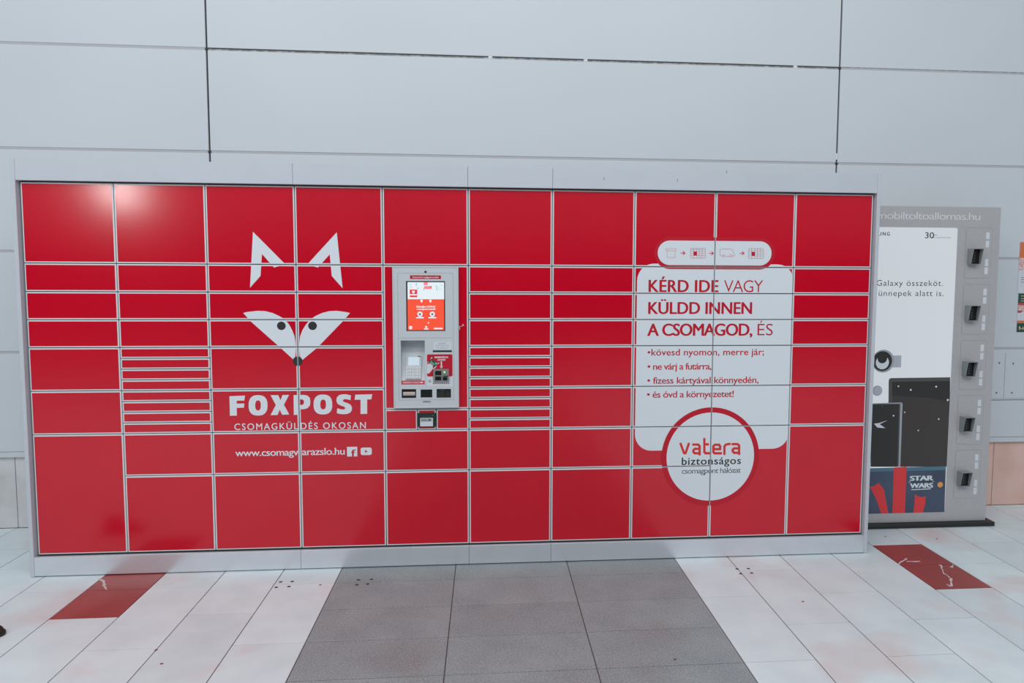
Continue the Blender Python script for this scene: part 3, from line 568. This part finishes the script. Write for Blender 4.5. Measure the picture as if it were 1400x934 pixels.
def add_print(mb, it, y, rect=None, step=.0003):
    yy = y - step*it[2]
    for t in print_tris(it):
        lift = (t[0][2] if len(t[0]) > 2 else 0)*.00005; t = [p[:2] for p in t]
        if rect: t = clip(t, rect)
        if not t: continue
        area = sum(t[i][0]*t[(i+1)%len(t)][1]-t[(i+1)%len(t)][0]*t[i][1] for i in range(len(t)))
        if abs(area) < 1e-9: continue
        if area < 0: t = t[::-1]
        mb.add([(p[0], yy-lift, p[1]) for p in t], [tuple(range(len(t)))], it[1])

# ---------------------------------------------------------------- setting: floor
S = .3395; FX = .042; FY = .0986
floor = MB().box(-14, 19, -16, 1.0, -.06, -.004, 'grout').build('floor'); tag(floor, kind='structure')
def tile_mesh(w, d, m, name):
    g = .0026; c = .0006
    b = MB(); x0, x1, y0, y1 = -w/2+g, w/2-g, -d/2+g, d/2-g
    b.add([(x0,y0,-.012),(x1,y0,-.012),(x1,y1,-.012),(x0,y1,-.012),(x0,y0,-c),(x1,y0,-c),(x1,y1,-c),(x0,y1,-c),
           (x0+c,y0+c,0),(x1-c,y0+c,0),(x1-c,y1-c,0),(x0+c,y1-c,0)],
          [(0,1,5,4),(1,2,6,5),(2,3,7,6),(3,0,4,7),(4,5,9,8),(5,6,10,9),(6,7,11,10),(7,4,8,11),(8,9,10,11)], m)
    return b.mesh(name, (0,0,0))
TM = {'w2': tile_mesh(S, 2*S, 'tile_white', 'white_tile'), 'w1': tile_mesh(S, S, 'tile_white', 'white_tile_square'),
      'r1': tile_mesh(S, S, 'tile_red', 'red_tile'), 'g': tile_mesh(2*S, S, 'tile_grey', 'grey_tile')}
YW = .85                                           # foot of the wall
far = {}
def lay(kind, c, w, r0, r1):
    """one tile: column c, w columns wide, rows r0..r1 counted from FY towards the viewer"""
    y1, y0 = FY-r0*S, FY-r1*S
    if y0 > YW-.02: return
    x = FX+(c+w/2)*S; ym = (y0+y1)/2
    near = -1.5 < x < 8.2 and ym > -2.05
    if near and y1 <= YW+.001: share('tile', TM[kind], (x, ym, 0), floor)
    elif near:
        g = .0022; m = {'w':'tile_white','r':'tile_red','g':'tile_grey'}[kind[0]]
        MB().box(x-w*S/2+g, x+w*S/2-g, y0+g, YW-g, -.012, 0, m).build('tile', floor, (x, ym, 0))
    else:
        g = .0022; m = {'w':'tile_white','r':'tile_red','g':'tile_grey'}[kind[0]]
        far.setdefault('t', MB()).box(FX+c*S+g, FX+(c+w)*S-g, y0+g, min(y1, YW)-g, -.012, 0, m)
RMIN, RMAX = -3, 46
for c in range(-40, 56):
    if 5 <= c <= 10: continue
    r = RMIN - (0 if (c+RMIN) % 2 else 1)
    while r < RMAX:
        if c in (1, 15) and r == 0:
            lay('r1', c, 1, 0, 1); lay('r1', c, 1, 1, 2)
        elif c in (1, 15) and False: pass
        else: lay('w2', c, 1, r, r+2)
        r += 2
for c in (5, 7, 9):
    for r in range(RMIN, RMAX): lay('g', c, 2, r, r+1)
tag(far['t'].build('tiles_beyond', floor), kind='stuff')
for x, y in HOLES:
    MB().disc_up(x, y, .0085, -.002, .0012, 'stain', sx=1.2).build('bolt_hole', floor)
for x, y in RUST:
    MB().disc_up(x, y, .006, -.002, .0012, 'rust', 10, sx=1.3).build('rust_spot', floor)
rnd = random.Random(4)
for q in SCRATCH:
    b = MB(); L = []; R_ = []
    pts = []
    for a, c in zip(q, q[1:]):
        for i in range(5): pts.append((a[0]+(c[0]-a[0])*i/5+rnd.uniform(-.004,.004), a[1]+(c[1]-a[1])*i/5+rnd.uniform(-.004,.004)))
    pts.append(q[-1])
    for i, p in enumerate(pts):
        a = Vector(pts[max(0,i-1)]); c = Vector(pts[min(len(pts)-1,i+1)]); d = (c-a).normalized(); n = Vector((-d.y, d.x))
        w = rnd.uniform(.002, .009); L.append((p[0]+n.x*w, p[1]+n.y*w, .0012)); R_.append((p[0]-n.x*w, p[1]-n.y*w, .0012))
    n = len(pts); b.add(L+R_, [(i, n+i, n+i+1, i+1) for i in range(n-1)], 'scratch')
    b.build('scratch', floor)

# ---------------------------------------------------------------- setting: wall of long cladding panels over stone tiles
wall = MB().box(-5, 11, YW+.02, YW+.2, -.05, 5.6, 'wall_core').build('wall_back'); tag(wall, kind='structure')
PY = .83; ZR = [.541, 1.2255, 1.908, 2.591, 3.273, 3.956, 4.64, 5.5]; XC = [-3.70, .734, 5.163, 9.6]
GAP = .0085
for ci in range(3):
    for ri in range(len(ZR)-1):
        x0, x1 = XC[ci]+.006, XC[ci+1]-.006
        z0, z1 = ZR[ri]+GAP, ZR[ri+1]-GAP
        if ri == 0: z0 = ZR[0]
        if ci == 2 and ri == 0:
            MB().cbox(x0, x1, PY, YW+.02, z0, .826, .002, 'cladding').build('wall_panel', wall)
            MB().cbox(x0, x1, PY, YW+.02, .8305, z1, .002, 'cladding').build('wall_panel', wall)
        else:
            MB().cbox(x0, x1, PY, YW+.02, z0, z1, .002, 'cladding').build('wall_panel', wall)
# joint profiles set back between the panels
for ri in range(1, len(ZR)-1):
    for ci in range(3):
        dark = (ri == 4 and ci == 1)
        MB().box(XC[ci]+.006, XC[ci+1]-.006, PY+(.005 if dark else .0035), YW+.02, ZR[ri]-GAP, ZR[ri]+GAP, 'joint_dark' if dark else 'joint').build('joint_profile', wall)
for x in XC[1:3]:
    MB().box(x-.006, x+.006, PY+.014, YW+.02, ZR[0], ZR[-1], 'joint_black').build('joint_profile', wall)
    for z in ZR[1:-1]:
        MB().box(x-.011, x+.011, PY+.001, PY+.01, z-.006, z+.006, 'joint_black').build('panel_clip', wall)
# a thin black line runs along the top of the highest joint in view
MB().box(XC[1]+.006, XC[2]-.006, PY+.003, PY+.008, ZR[4]+GAP-.006, ZR[4]+GAP, 'joint_black').build('joint_profile', wall)
MB().box(XC[2]+.006, XC[3]-.006, PY+.003, PY+.006, ZR[4]+GAP-.005, ZR[4]+GAP, 'joint_dark').build('joint_profile', wall)
for x in (2.637, 3.305, 4.83):
    MB().cbox(x-.014, x+.014, PY-.001, PY+.01, ZR[4]-.010, ZR[4]+.010, .003, 'filler').build('filler_patch', wall)
MB().box(XC[2]-.006, XC[2]+.004, PY+.001, PY+.014, 2.62, 2.665, 'filler').build('filler_patch', wall)
# folded ledge under the panels
tr = MB().cbox(-3.7, 9.6, PY-.006, YW+.015, .503, .541-.002, .002, 'cladding').build('trim_1'); tag(tr, kind='structure')
# stone plinth tiles
TX = 1.0203
for i in range(-3, 12):
    a = -.629+i*TX
    if a > 9.5: break
    MB().cbox(a+.002, a+TX-.002, YW, YW+.02, .002, .50, .0015, 'stone' if i >= 3 else 'stone_pale').build('tile', wall)
# access plate with four screws
MB().cbox(6.18, 6.548, PY-.006, PY, .842, 1.19, .002, 'cladding').build('access_plate', wall)
ap = MB().cbox(6.552, 6.93, PY-.006, PY, .842, 1.19, .002, 'cladding').build('access_plate', wall)
for x, z in ((6.5, 1.1176), (6.489, .887), (6.613, 1.1114), (6.614, .886)):
    MB().cyl(x, z, .006, PY-.010, PY-.006, 'screw', 12).build('screw', wall)

# made-up mall front behind the viewer, laid out to shape the door reflections
wf = MB().box(-14, 19, -16.4, -16, -.05, 2.9, 'shop_wall').build('wall_front'); tag(wf, kind='structure')
for a, b, h in ((-13, -7.6, 2.4), (-4.4, -1.2, 2.4), (.6, 2.6, 2.4), (3.6, 7.0, 2.4), (7.8, 9.6, 2.2), (11.2, 17, 2.5)):
    MB().box(a, b, -16, -15.9, 0, h, 'reflection_dark').build('reflection_panel', wf)
MB().box(-14, 19, -16, -15.7, 2.6, 2.85, 'reflection_band').build('fascia', wf)  # pale band added for the same reflections, never in view

# ---------------------------------------------------------------- parcel locker
locker = empty('parcel_locker', (2.5, .36, .003))
tag(locker, 'long red parcel locker wall with white fox face and grey frame', 'parcel locker')
FF = -.03; DB = .70                                # frame front, depth
RZ = [2.272, 1.8174, 1.6559, 1.4957, 1.3347, 1.0839, .8302, .5796, .121]
ZT, ZB = 2.397, .006
MB().cbox(-.030, -.007, FF, DB, .002, ZT, .0015, 'frame').build('side_panel', locker)
MB().cbox(5.006, 5.029, FF, DB, .002, ZT, .0015, 'frame').build('side_panel', locker)
for a, b in ((-.006, 1.4985), (1.5, 2.4985), (2.5, 2.9985), (3.0, 5.005)):
    MB().cbox(a, b, FF, -.012, 2.277, ZT-.001, .001, 'frame').build('header_panel', locker)
    MB().cbox(a, b, FF, -.012, ZB, .1175, .001, 'plinth').build('plinth_panel', locker)
MB().box(-.006, 5.005, -.012, DB, 2.285, ZT-.002, 'frame').build('top_panel', locker)
MB().plate(-.006, 5.005, .006, 2.285, [(2.07, .98, 2.43, 1.80)], .018, DB, 'carcass').build('carcass', locker)
MB().box(-.006, 5.005, -.012, .018, .008, .112, 'carcass').build('carcass', locker)
for x, z in ((3.305, 2.338), (3.75, 2.335), (4.052, 2.39)):
    MB().box(x-.0015, x+.0015, FF-.0006, FF, z-.008, z+.008, 'rust').build('paint_chip', locker)
thin = lambda: [RZ[4]+(RZ[6]-RZ[4])*i/8 for i in range(9)]
full = RZ[:]
COLS = [RZ[:7]+[RZ[8]],
        RZ[:4]+thin()+RZ[7:], full, full,
        None,
        RZ[:4]+thin()+RZ[7:], full, full,
        RZ[:7]+[RZ[8]], RZ[:7]+[RZ[8]]]
G, RING = .0024, .0072
doorprints = [it for it in PRINTS if it[0] == 'door']
cache = {}
def bounds(it):
    k = it[3]
    if k in 'pl': xs = [p[0] for p in it[4]]; zs = [p[1] for p in it[4]]; return min(xs), min(zs), max(xs), max(zs)
    if k == 'c': (x, z), r = it[4], it[5]; return x-r, z-r, x+r, z+r
    if k == 'r': return it[4]
    x0, x1, z, c = it[5]; return x0, z-c*.6, x1, z+c*1.6
BD = [bounds(it) for it in doorprints]
def door(x0, x1, z0, z1):
    key = (round(x1-x0, 4), round(z1-z0, 4)); w, h = x1-x0, z1-z0
    if key not in cache:
        # folded metal tray with a thin bright edge and, on it, the red film
        cache[key] = (MB().cbox(-w/2+G, w/2-G, 0, .018, G, h-G, .0016, 'door_edge').mesh('locker_door', (0,0,0)),
                      MB().cbox(-w/2+G+RING, w/2-G-RING, -.0008, 0, G+RING, h-G-RING, .0003, 'red').mesh('film', (0,0,0)))
    d = share('locker_door', cache[key][0], ((x0+x1)/2, 0, z0), locker)
    share('film', cache[key][1], ((x0+x1)/2, 0, z0), d)
    R_ = (x0+.0042, z0+.0042, x1-.0042, z1-.0042); mb = MB()
    for it, b in zip(doorprints, BD):
        if b[0] < R_[2] and b[2] > R_[0] and b[1] < R_[3] and b[3] > R_[1]: add_print(mb, it, -.0009, R_)
    if mb.f: mb.build('print', d)
    return d
for c, zs in enumerate(COLS):
    if zs is None: continue
    for a, b in zip(zs, zs[1:]): door(c*.5, c*.5+.5, b, a)
for z0, z1 in ((RZ[1], RZ[0]), (RZ[7], RZ[6]), (RZ[8], RZ[7])): door(2.0, 2.5, z0, z1)
ZN = .9575
tq = RECT['term']; HOLE = (tq[0]+.01, tq[1]+.01, tq[2]-.01, tq[3]-.01)    # big red plate that carries the terminal
d = MB().plate(2.0+G, 2.5-G, ZN+G, RZ[1]-G, [HOLE], 0, .018, 'door_edge').build('terminal_plate', locker)
MB().plate(2.0+G+RING, 2.5-G-RING, ZN+G+RING, RZ[1]-G-RING, [HOLE], -.0008, 0, 'red').build('film', d)
mb = MB()
for it, bb in zip(doorprints, BD):
    if bb[0] > 2.4377 and bb[2] < 2.5 and bb[1] > 1.2: add_print(mb, it, -.0009)
mb.build('scratch', d)
# narrow strip under the terminal: two short doors beside the contactless reader
lx0, lx1 = 2.193, 2.304
door(2.0, lx0, RZ[6], ZN); door(lx1, 2.5, RZ[6], ZN); door(lx0, lx1, RZ[6], ZN)
rd = MB().cbox(RECT['lower'][0], RECT['lower'][2], -.016, -.0008, RECT['lower'][1], RECT['lower'][3], .003, 'darkgreen').build('contactless_reader', locker)
q = RECT['lower']; w = q[2]-q[0]; h = q[3]-q[1]
b = MB().box(q[0]+.14*w, q[0]+.84*w, -.0175, -.016, q[1]+.05*h, q[1]+.66*h, 'label')
b.box(q[0]+.17*w, q[0]+.78*w, -.018, -.0175, q[1]+.40*h, q[1]+.62*h, 'screenpale')
b.box(q[0]+.62*w, q[0]+.70*w, -.0183, -.018, q[1]+.47*h, q[1]+.57*h, 'ink'); b.box(q[0]+.22*w, q[0]+.45*w, -.0183, -.018, q[1]+.51*h, q[1]+.54*h, 'greyink')
b.build('label', rd)
b = MB()
for i in range(4): b.cyl(q[0]+(.30+.11*i)*w, q[1]+.78*h, .0022, -.0168, -.016, 'greyink', 8)
b.box(q[0]+.76*w, q[0]+.88*w, -.0168, -.016, q[1]+.81*h, q[1]+.85*h, 'greyink'); b.build('indicator_lamps', rd)

# terminal
TY = -.020; t = RECT['term']; sc_, rc = RECT['screen'], RECT['recess']
holes = [sc_, rc, RECT['slot'], RECT['reader'], RECT['w1'], RECT['w2'], RECT['w3']]
th = MB().plate(t[0], t[2], t[1], t[3], holes, TY, -.0008, 'terminal').build('terminal_housing', locker)
m_ = .004                                          # raised outer rim
b = MB()
for a in ((t[0]-m_, t[0]+.004, t[1]-m_, t[3]+m_), (t[2]-.004, t[2]+m_, t[1]-m_, t[3]+m_)): b.cbox(a[0], a[1], TY-.003, -.0008, a[2], a[3], .0015, 'terminal')
for a in ((t[0]+.004, t[2]-.004, t[1]-m_, t[1]+.004), (t[0]+.004, t[2]-.004, t[3]-.004, t[3]+m_)): b.cbox(a[0], a[1], TY-.003, -.0008, a[2], a[3], .0015, 'terminal')
b.build('rim', th)
# shallow grooves between the fascia modules
b = MB()
gx0, gx1 = t[0]+.027, t[2]-.027; gz = (t[3]-.037, 1.388, t[1]+.045)
for z in gz: b.box(gx0, gx1, TY-.0004, TY, z-.0008, z+.0008, 'groove')
for x in (gx0, gx1): b.box(x-.0008, x+.0008, TY-.0004, TY, gz[2], gz[0], 'groove')
b.build('groove_lines', th)
c = (t[0]+t[2])/2; cz = t[3]-.027
MB().cyl(2.249, 1.7795, .0062, TY-.002, TY, 'black', 20).build('camera_lens', th)
for nm, r_, f_ in (('label_strip', (2.1, 1.72, 2.4, 1.80), None), ('receipt_label', (2.27, 1.315, 2.42, 1.42), None), ('card_sticker', (2.25, 1.08, 2.42, 1.30), None)):
    mb = MB()
    for it in PRINTS:
        if it[0] != 'term': continue
        bb = bounds(it); cx_, cz_ = (bb[0]+bb[2])/2, (bb[1]+bb[3])/2
        if r_[0] < cx_ < r_[2] and r_[1] < cz_ < r_[3] and it[1][:6] != 'screen': add_print(mb, it, TY-.0005, None, .0002)
    if mb.f: mb.build(nm, th)
mb = MB()
for it in PRINTS:
    if it[0] == 'term' and it[3] == 't' and it[4] == 'LUMICON': add_print(mb, it, TY-.0005)
mb.build('maker_mark', th)
# touchscreen, set back in its opening
ts = MB().box(sc_[0], sc_[2], TY+.006, TY+.016, sc_[1], sc_[3], 'black').build('touchscreen', locker)
mb = MB()
for it in PRINTS:
    if it[0] == 'term' and it[1][:6] == 'screen': add_print(mb, it, TY+.0058)
mb.build('screen_picture', ts)
# recess with sloping floor and PIN pad
x0, z0, x1, z1 = rc; ry = .055
rl = MB()
rl.add([(x0,TY,z0),(x1,TY,z0),(x1,ry,z0+.19),(x0,ry,z0+.19)], [(0,1,2,3)], 'terminal')            # sloping desk
rl.add([(x0,ry,z0+.19),(x1,ry,z0+.19),(x1,ry,z1),(x0,ry,z1)], [(0,1,2,3)], 'terminal')            # back
rl.add([(x0,TY,z1),(x0,ry,z1),(x1,ry,z1),(x1,TY,z1)], [(0,1,2,3)], 'terminal')                    # top
rl.add([(x0,TY,z0),(x0,ry,z0+.19),(x0,ry,z1),(x0,TY,z1)], [(0,1,2,3)], 'terminal')
rl.add([(x1,TY,z0),(x1,TY,z1),(x1,ry,z1),(x1,ry,z0+.19)], [(0,1,2,3)], 'terminal')
rl.build('keypad_recess', locker)
ang = atan2(.19, ry-TY)                            # slope of the desk
def desk(u, v, n):                                 # u across, v up the slope from the recess lip, n above it
    sx = cos(ang); sz = sin(ang)
    return (u, TY+v*sx-n*sz, z0+v*sz+n*cos(ang)*.0+ n*cos(ang))
def desk_box(mb, u0, u1, v0, v1, n0, n1, m):
    P = [desk(u, v, n) for n in (n1, n0) for u, v in ((u0,v0),(u1,v0),(u1,v1),(u0,v1))]
    mb.add(P, [(0,1,2,3),(7,6,5,4),(0,4,5,1),(1,5,6,2),(2,6,7,3),(3,7,4,0)], m)
pu0, pu1 = 2.125, 2.217
mb = MB(); desk_box(mb, pu0, pu1, .034, .178, 0, .012, 'pinpad'); pp = mb.build('pin_pad', locker)
mb = MB(); desk_box(mb, pu0+.014, pu1-.012, .118, .170, .012, .0135, 'pinscreen'); mb.build('display', pp)
mb = MB(); desk_box(mb, pu1-.022, pu1-.004, .172, .1765, .012, .014, 'ink'); mb.build('status_mark', pp)
kw = (pu1-pu0-.008)/4
for i in range(4):
    for j in range(4):
        mb = MB(); u = pu0+.004+i*kw; v = .038+j*.0185
        desk_box(mb, u+.0015, u+kw-.0015, v+.0015, v+.0165, .012, .0155, 'key')
        desk_box(mb, u+kw*.38, u+kw*.62, v+.006, v+.012, .0155, .0158, 'greyink')
        mb.build('key', pp)
mb = MB(); q = RECT['recsticker']
desk_box(mb, q[0], q[2], .004, .028, .0004, .002, 'redink')
rs = mb.build('recess_sticker', locker)
mb = MB(); T = text_tris('BANKKÁRTYA OLVASÓ', .04); xa, xb = q[0]+.012, q[0]+.105
for tr_ in T:
    P = [desk(xa+p[0]*(xb-xa), .011+p[1]*.009, .0024) for p in tr_]
    a = (tr_[1][0]-tr_[0][0])*(tr_[2][1]-tr_[0][1])-(tr_[2][0]-tr_[0][0])*(tr_[1][1]-tr_[0][1])
    if abs(a) > 1e-9: mb.add(P if a > 0 else P[::-1], [(0,1,2)], 'white')
mb.add([desk(xb+.004,.0135,.0024), desk(xb+.014,.0135,.0024), desk(xb+.014,.0175,.0024), desk(xb+.004,.0175,.0024)], [(0,1,2,3)], 'white')
mb.add([desk(xb+.014,.010,.0024), desk(xb+.022,.0155,.0024), desk(xb+.014,.021,.0024)], [(0,1,2)], 'white')
mb.build('lettering', rs)
# receipt slot
q = RECT['slot']; MB().box(q[0], q[2], TY+.004, TY+.014, q[1], q[3], 'darkgreen').build('receipt_slot', locker)
# motor card reader
q = RECT['reader']; w = q[2]-q[0]; h = q[3]-q[1]
cr_ = MB().plate(q[0], q[2], q[1], q[3], [(q[0]+.12*w, q[1]+.10*h, q[0]+.52*w, q[1]+.86*h), (q[0]+.60*w, q[1]+.10*h, q[0]+.90*w, q[1]+.38*h)], TY-.012, TY+.012, 'reader').build('card_reader', locker)
MB().box(q[0]+.02*w, q[2]-.02*w, TY-.0035, TY-.002, q[1]+.02*h, q[3]-.02*h, 'black').build('slot_lining', cr_)
MB().box(q[0]+.04*w, q[0]+.64*w, TY-.008, TY-.0035, q[1]+.42*h, q[1]+.50*h, 'reader').build('guide', cr_)
MB().box(q[0]+.62*w, q[0]+.95*w, TY-.0135, TY-.012, q[1]+.42*h, q[1]+.48*h, 'black').build('card_slit', cr_)
MB().cyl(q[0]+.72*w, q[1]+.76*h, .005, TY-.014, TY-.012, 'led', 12).build('indicator_lamp', cr_)
# three windows
for k in ('w1', 'w2', 'w3'):
    q = RECT[k]; wn = MB().box(q[0], q[2], TY+.016, TY+.019, q[1], q[3], 'black' if k != 'w3' else 'window_dark').build('window_opening', locker)
    if k == 'w1':
        cz_ = (q[1]+q[3])/2-.002; n = 14; r = .012; xa, xb = q[0]+.008, q[2]-.007
        vs = [(x, TY+.010+r*.6*cos(2*pi*i/n), cz_+r*sin(2*pi*i/n)) for x in (xa, xb) for i in range(n)]
        MB().add(vs, [(i, (i+1)%n, n+(i+1)%n, n+i) for i in range(n)]+[tuple(range(n))[::-1], tuple(range(n, 2*n))], 'roller').build('paper_roller', wn)
    if k == 'w2':
        g = MB()
        for i in range(1, 5): g.box(q[0]+(q[2]-q[0])*i/5-.0008, q[0]+(q[2]-q[0])*i/5+.0008, TY+.014, TY+.016, q[1], q[3], 'window_dark')
        g.build('grille', wn)
    if k == 'w3':
        g = MB(); g.box(q[0]+.028, q[0]+.034, TY+.014, TY+.016, q[3]-.014, q[3]-.006, 'greyink'); g.box(q[0]+.042, q[0]+.046, TY+.014, TY+.016, q[3]-.012, q[3]-.006, 'greyink')
        g.box(q[0]+.05, q[0]+.052, TY+.012, TY+.016, q[1], q[3]-.01, 'black'); g.build('flap_edge', wn)

# ---------------------------------------------------------------- phone charging cabinet
KY = .43; KX0, KX1, KZ = 5.10, 6.162, 2.249
kiosk = empty('charging_cabinet', ((KX0+KX1)/2, .62, 0))
tag(kiosk, 'grey phone charging cabinet with a tall poster, beside the red parcel locker', 'charging cabinet')
MB().cbox(KX0, KX1, KY, .80, .03, KZ, .003, 'kiosk').build('body', kiosk)
b = MB().cbox(KX0-.03, KX1+.045, KY-.045, .81, .0, .030, .010, 'kiosk_base'); b.build('base', kiosk)
mb = MB()
for it in PRINTS:
    if it[0] == 'kiosk' and it[1] == 'kioskletter': add_print(mb, it, KY)
mb.build('lettering', kiosk)
PX = (5.105, .100, 5.8497, 2.104)
P = rrect_pts(*PX, .014)
mb = MB(); n = len(P)
mb.add([(p[0], KY-.001, p[1]) for p in P]+[(p[0], KY+.001, p[1]) for p in P], [tuple(range(n))]+[(i, n+i, n+(i+1)%n, (i+1)%n) for i in range(n)], 'poster_white')
po = mb.build('poster', kiosk)
mb = MB()
for it in PRINTS:
    if it[0] == 'kiosk' and it[1] != 'kioskletter': add_print(mb, it, KY-.001, (PX[0]+.001, PX[1]+.0005, PX[2]-.0005, PX[3]), .00015)
mb.build('print', po)
kz = [(2.1067, 1.7574), (1.716, 1.366), (1.3251, .9755), (.9353, .5860), (.5448, .1950)]
DX0, DX1 = 5.912, 6.105
def ring(mb, x0, x1, z0, z1, w, y, m):
    for a in ((x0,x1,z0,z0+w),(x0,x1,z1-w,z1),(x0,x0+w,z0+w,z1-w),(x1-w,x1,z0+w,z1-w)): mb.box(a[0],a[1],y,y+.002,a[2],a[3],m)
for za, zb in kz:
    P = rrect_pts(DX0, zb, DX1, za, .012, 5); Q = rrect_pts(DX0+.002, zb+.002, DX1-.002, za-.002, .010, 5); n = len(P)
    mb = MB(); mb.add([(p[0], KY-.0004, p[1]) for p in P], [tuple(range(n))], 'groove')
    mb.add([(p[0], KY-.0012, p[1]) for p in Q]+[(p[0], KY-.0004, p[1]) for p in Q], [tuple(range(n))]+[(i, n+i, n+(i+1)%n, (i+1)%n) for i in range(n)], 'kiosk')
    d = mb.build('charging_door', kiosk, ((DX0+DX1)/2, KY, zb))
    h = za-zb
    for dz0, dz1 in ((.0312,.0782),(.0895,.1355),(.2161,.2639),(.2727,.3207)):
        MB().box(6.0585, 6.083, KY-.003, KY-.001, za-dz1, za-dz0, 'pad').build('phone_size_label', d)
    # hooded keypad: two tapering cheeks, a top plate and the black key field between them
    hx0, hx1 = 5.9285, 6.002; ht, hb = za-.149, za-.250; dt, db = .066, .040
    hd = MB()
    def cheek(a, b_):
        V = [(x, y, z) for x in (a, b_) for y, z in ((KY, hb), (KY-db, hb), (KY-dt, ht), (KY, ht))]
        hd.add(V, [(0,1,2,3),(7,6,5,4),(1,5,6,2),(0,4,5,1),(3,2,6,7)], 'hood')
    cheek(hx0, hx0+.003); cheek(hx1-.003, hx1)
    V = [(hx0, KY, ht), (hx1, KY, ht), (hx1, KY-dt, ht), (hx0, KY-dt, ht)]
    hd.add(V+[(v[0], v[1], v[2]+.003) for v in V], [(0,3,2,1)[::-1],(4,7,6,5)[::-1],(3,2,6,7),(0,3,7,4),(2,1,5,6)], 'hood')
    hd.box(hx0, hx1, KY-db+.002, KY, hb-.003, hb, 'hood')
    hd.build('keypad_hood', d)
    kp = MB(); ky0, ky1 = KY-.022, KY-.030
    kp.add([(hx0+.003, ky0, hb), (hx1-.003, ky0, hb), (hx1-.003, ky1, ht), (hx0+.003, ky1, ht)], [(0,1,2,3)], 'keypad')
    for i in range(2):
        for j in range(4):
            tz = .20+.18*j; z = hb+(ht-hb)*tz; x = hx0+.018+.017*i; y = ky0+(ky1-ky0)*tz-.002
            kp.box(x-.002, x+.002, y, y+.001, z-.002, z+.002, 'key_mark')
    kp.box(hx0+.012, hx0+.024, ky0-.002, ky0-.001, hb+.008, hb+.012, 'key_mark')
    kp.build('keypad', d)
for zz in (1.737, 1.347):
    MB().box(5.925, 5.985, KY-.0015, KY, zz-.008, zz+.002, 'embossed').build('embossed_strip', kiosk)

# ---------------------------------------------------------------- posters on the wall at the right edge of the view
def leaflet(z0, z1, x0, label, parts):
    W = .34; y = PY-.004
    o = MB().box(x0, x0+W, y, PY-.0005, z0, z1, 'paper').build('poster', None); tag(o, label, 'poster', None)
    for nm, ps in parts:
        mb = MB()
        for k, m, g in ps:
            if k == 'b': mb.box(x0+g[0]*W, x0+g[1]*W, y-g[4], y, z0+g[2]*(z1-z0), z0+g[3]*(z1-z0), m)
            else: mb.cyl(x0+g[0]*W, z0+g[1]*(z1-z0), g[2], y-g[3], y, m, 20)
        mb.build(nm, o)
leaflet(1.648, 2.033, 6.6205, 'poster with orange top and white text area on the wall, above the green-banded one', [
    ('print', [('b','p_orange',(0,1,.69,1,.0004)), ('b','p_pink',(0,1,.45,.69,.0004)), ('b','p_rose',(.12,.5,.48,.66,.0007)), ('b','p_rose',(.6,.9,.5,.62,.0007)),
               ('b','paper',(.1,.2,.44,.55,.0008)), ('b','greyink',(.06,.6,.30,.31,.0004)), ('b','greyink',(.06,.55,.26,.27,.0004)), ('b','greyink',(.06,.6,.21,.22,.0004)), ('b','p_cream',(.1,.3,.82,.84,.0007))])])
leaflet(1.352, 1.6445, 6.6285, 'lower poster on the wall with dark green bands around a picture', [
    ('print', [('b','p_green',(0,1,.76,1,.0004)), ('b','p_cream',(.06,.6,.93,.945,.0007)), ('b','p_cream',(.06,.6,.86,.875,.0007)), ('b','p_cream',(.06,.5,.80,.815,.0007)),
               ('b','p_rose',(0,1,.50,.76,.0004)), ('b','p_pink',(0,1,.56,.70,.0006)), ('b','p_orange',(0,1,.22,.30,.0004)), ('b','p_green',(0,1,0,.23,.0005)),
               ('c','paper',(.16,.45,.03,.0009)), ('c','p_rose',(.30,.38,.02,.0011)), ('b','p_cream',(.05,.08,.06,.15,.0008)), ('b','p_cream',(.05,.3,.08,.10,.0008)), ('b','p_cream',(.14,.16,.06,.14,.0008))])])

# ---------------------------------------------------------------- toe of a black shoe at the left edge
def shoe():
    # profile sections from the toe (s=0) back to the heel (s=1): half width, height
    x1, yc = .262, -.735
    dirx, diry = -.955, .0
    secs = [(0,.004,.012),(.03,.022,.030),(.09,.034,.046),(.2,.044,.058),(.38,.050,.072),(.55,.044,.096),(.7,.040,.112),(.85,.042,.116),(.96,.036,.112),(1,.012,.10)]
    L = .26; n = 12; mb = MB(); vs = []
    for s, hw, hh in secs:
        for i in range(n):
            a = 2*pi*i/n; vs.append((x1-s*L, yc+hw*cos(a), .016+max(0,sin(a))*(hh-.016)))
    fs = [(k*n+i, k*n+(i+1)%n, (k+1)*n+(i+1)%n, (k+1)*n+i) for k in range(len(secs)-1) for i in range(n)]
    fs += [tuple(range(n))[::-1], tuple(range((len(secs)-1)*n, len(secs)*n))]
    root = empty('shoe', (x1-L/2, yc, 0))
    u = MB().add(vs, fs, 'leather').build('upper', root)
    for p in u.data.polygons: p.use_smooth = True
    vs = []; 
    for z in (0, .016):
        for s, hw, hh in secs: vs.append((x1+.003-s*(L+.006), yc-hw-.003, z))
        for s, hw, hh in secs[::-1]: vs.append((x1+.003-s*(L+.006), yc+hw+.003, z))
    m = len(secs)*2
    MB().add(vs, [tuple(range(m))[::-1], tuple(range(m, 2*m))]+[(i, (i+1)%m, m+(i+1)%m, m+i) for i in range(m)], 'rubber').build('sole', root)
    tag(root, 'black rounded shoe toe on the white tiles at the left edge', 'shoe')
shoe()
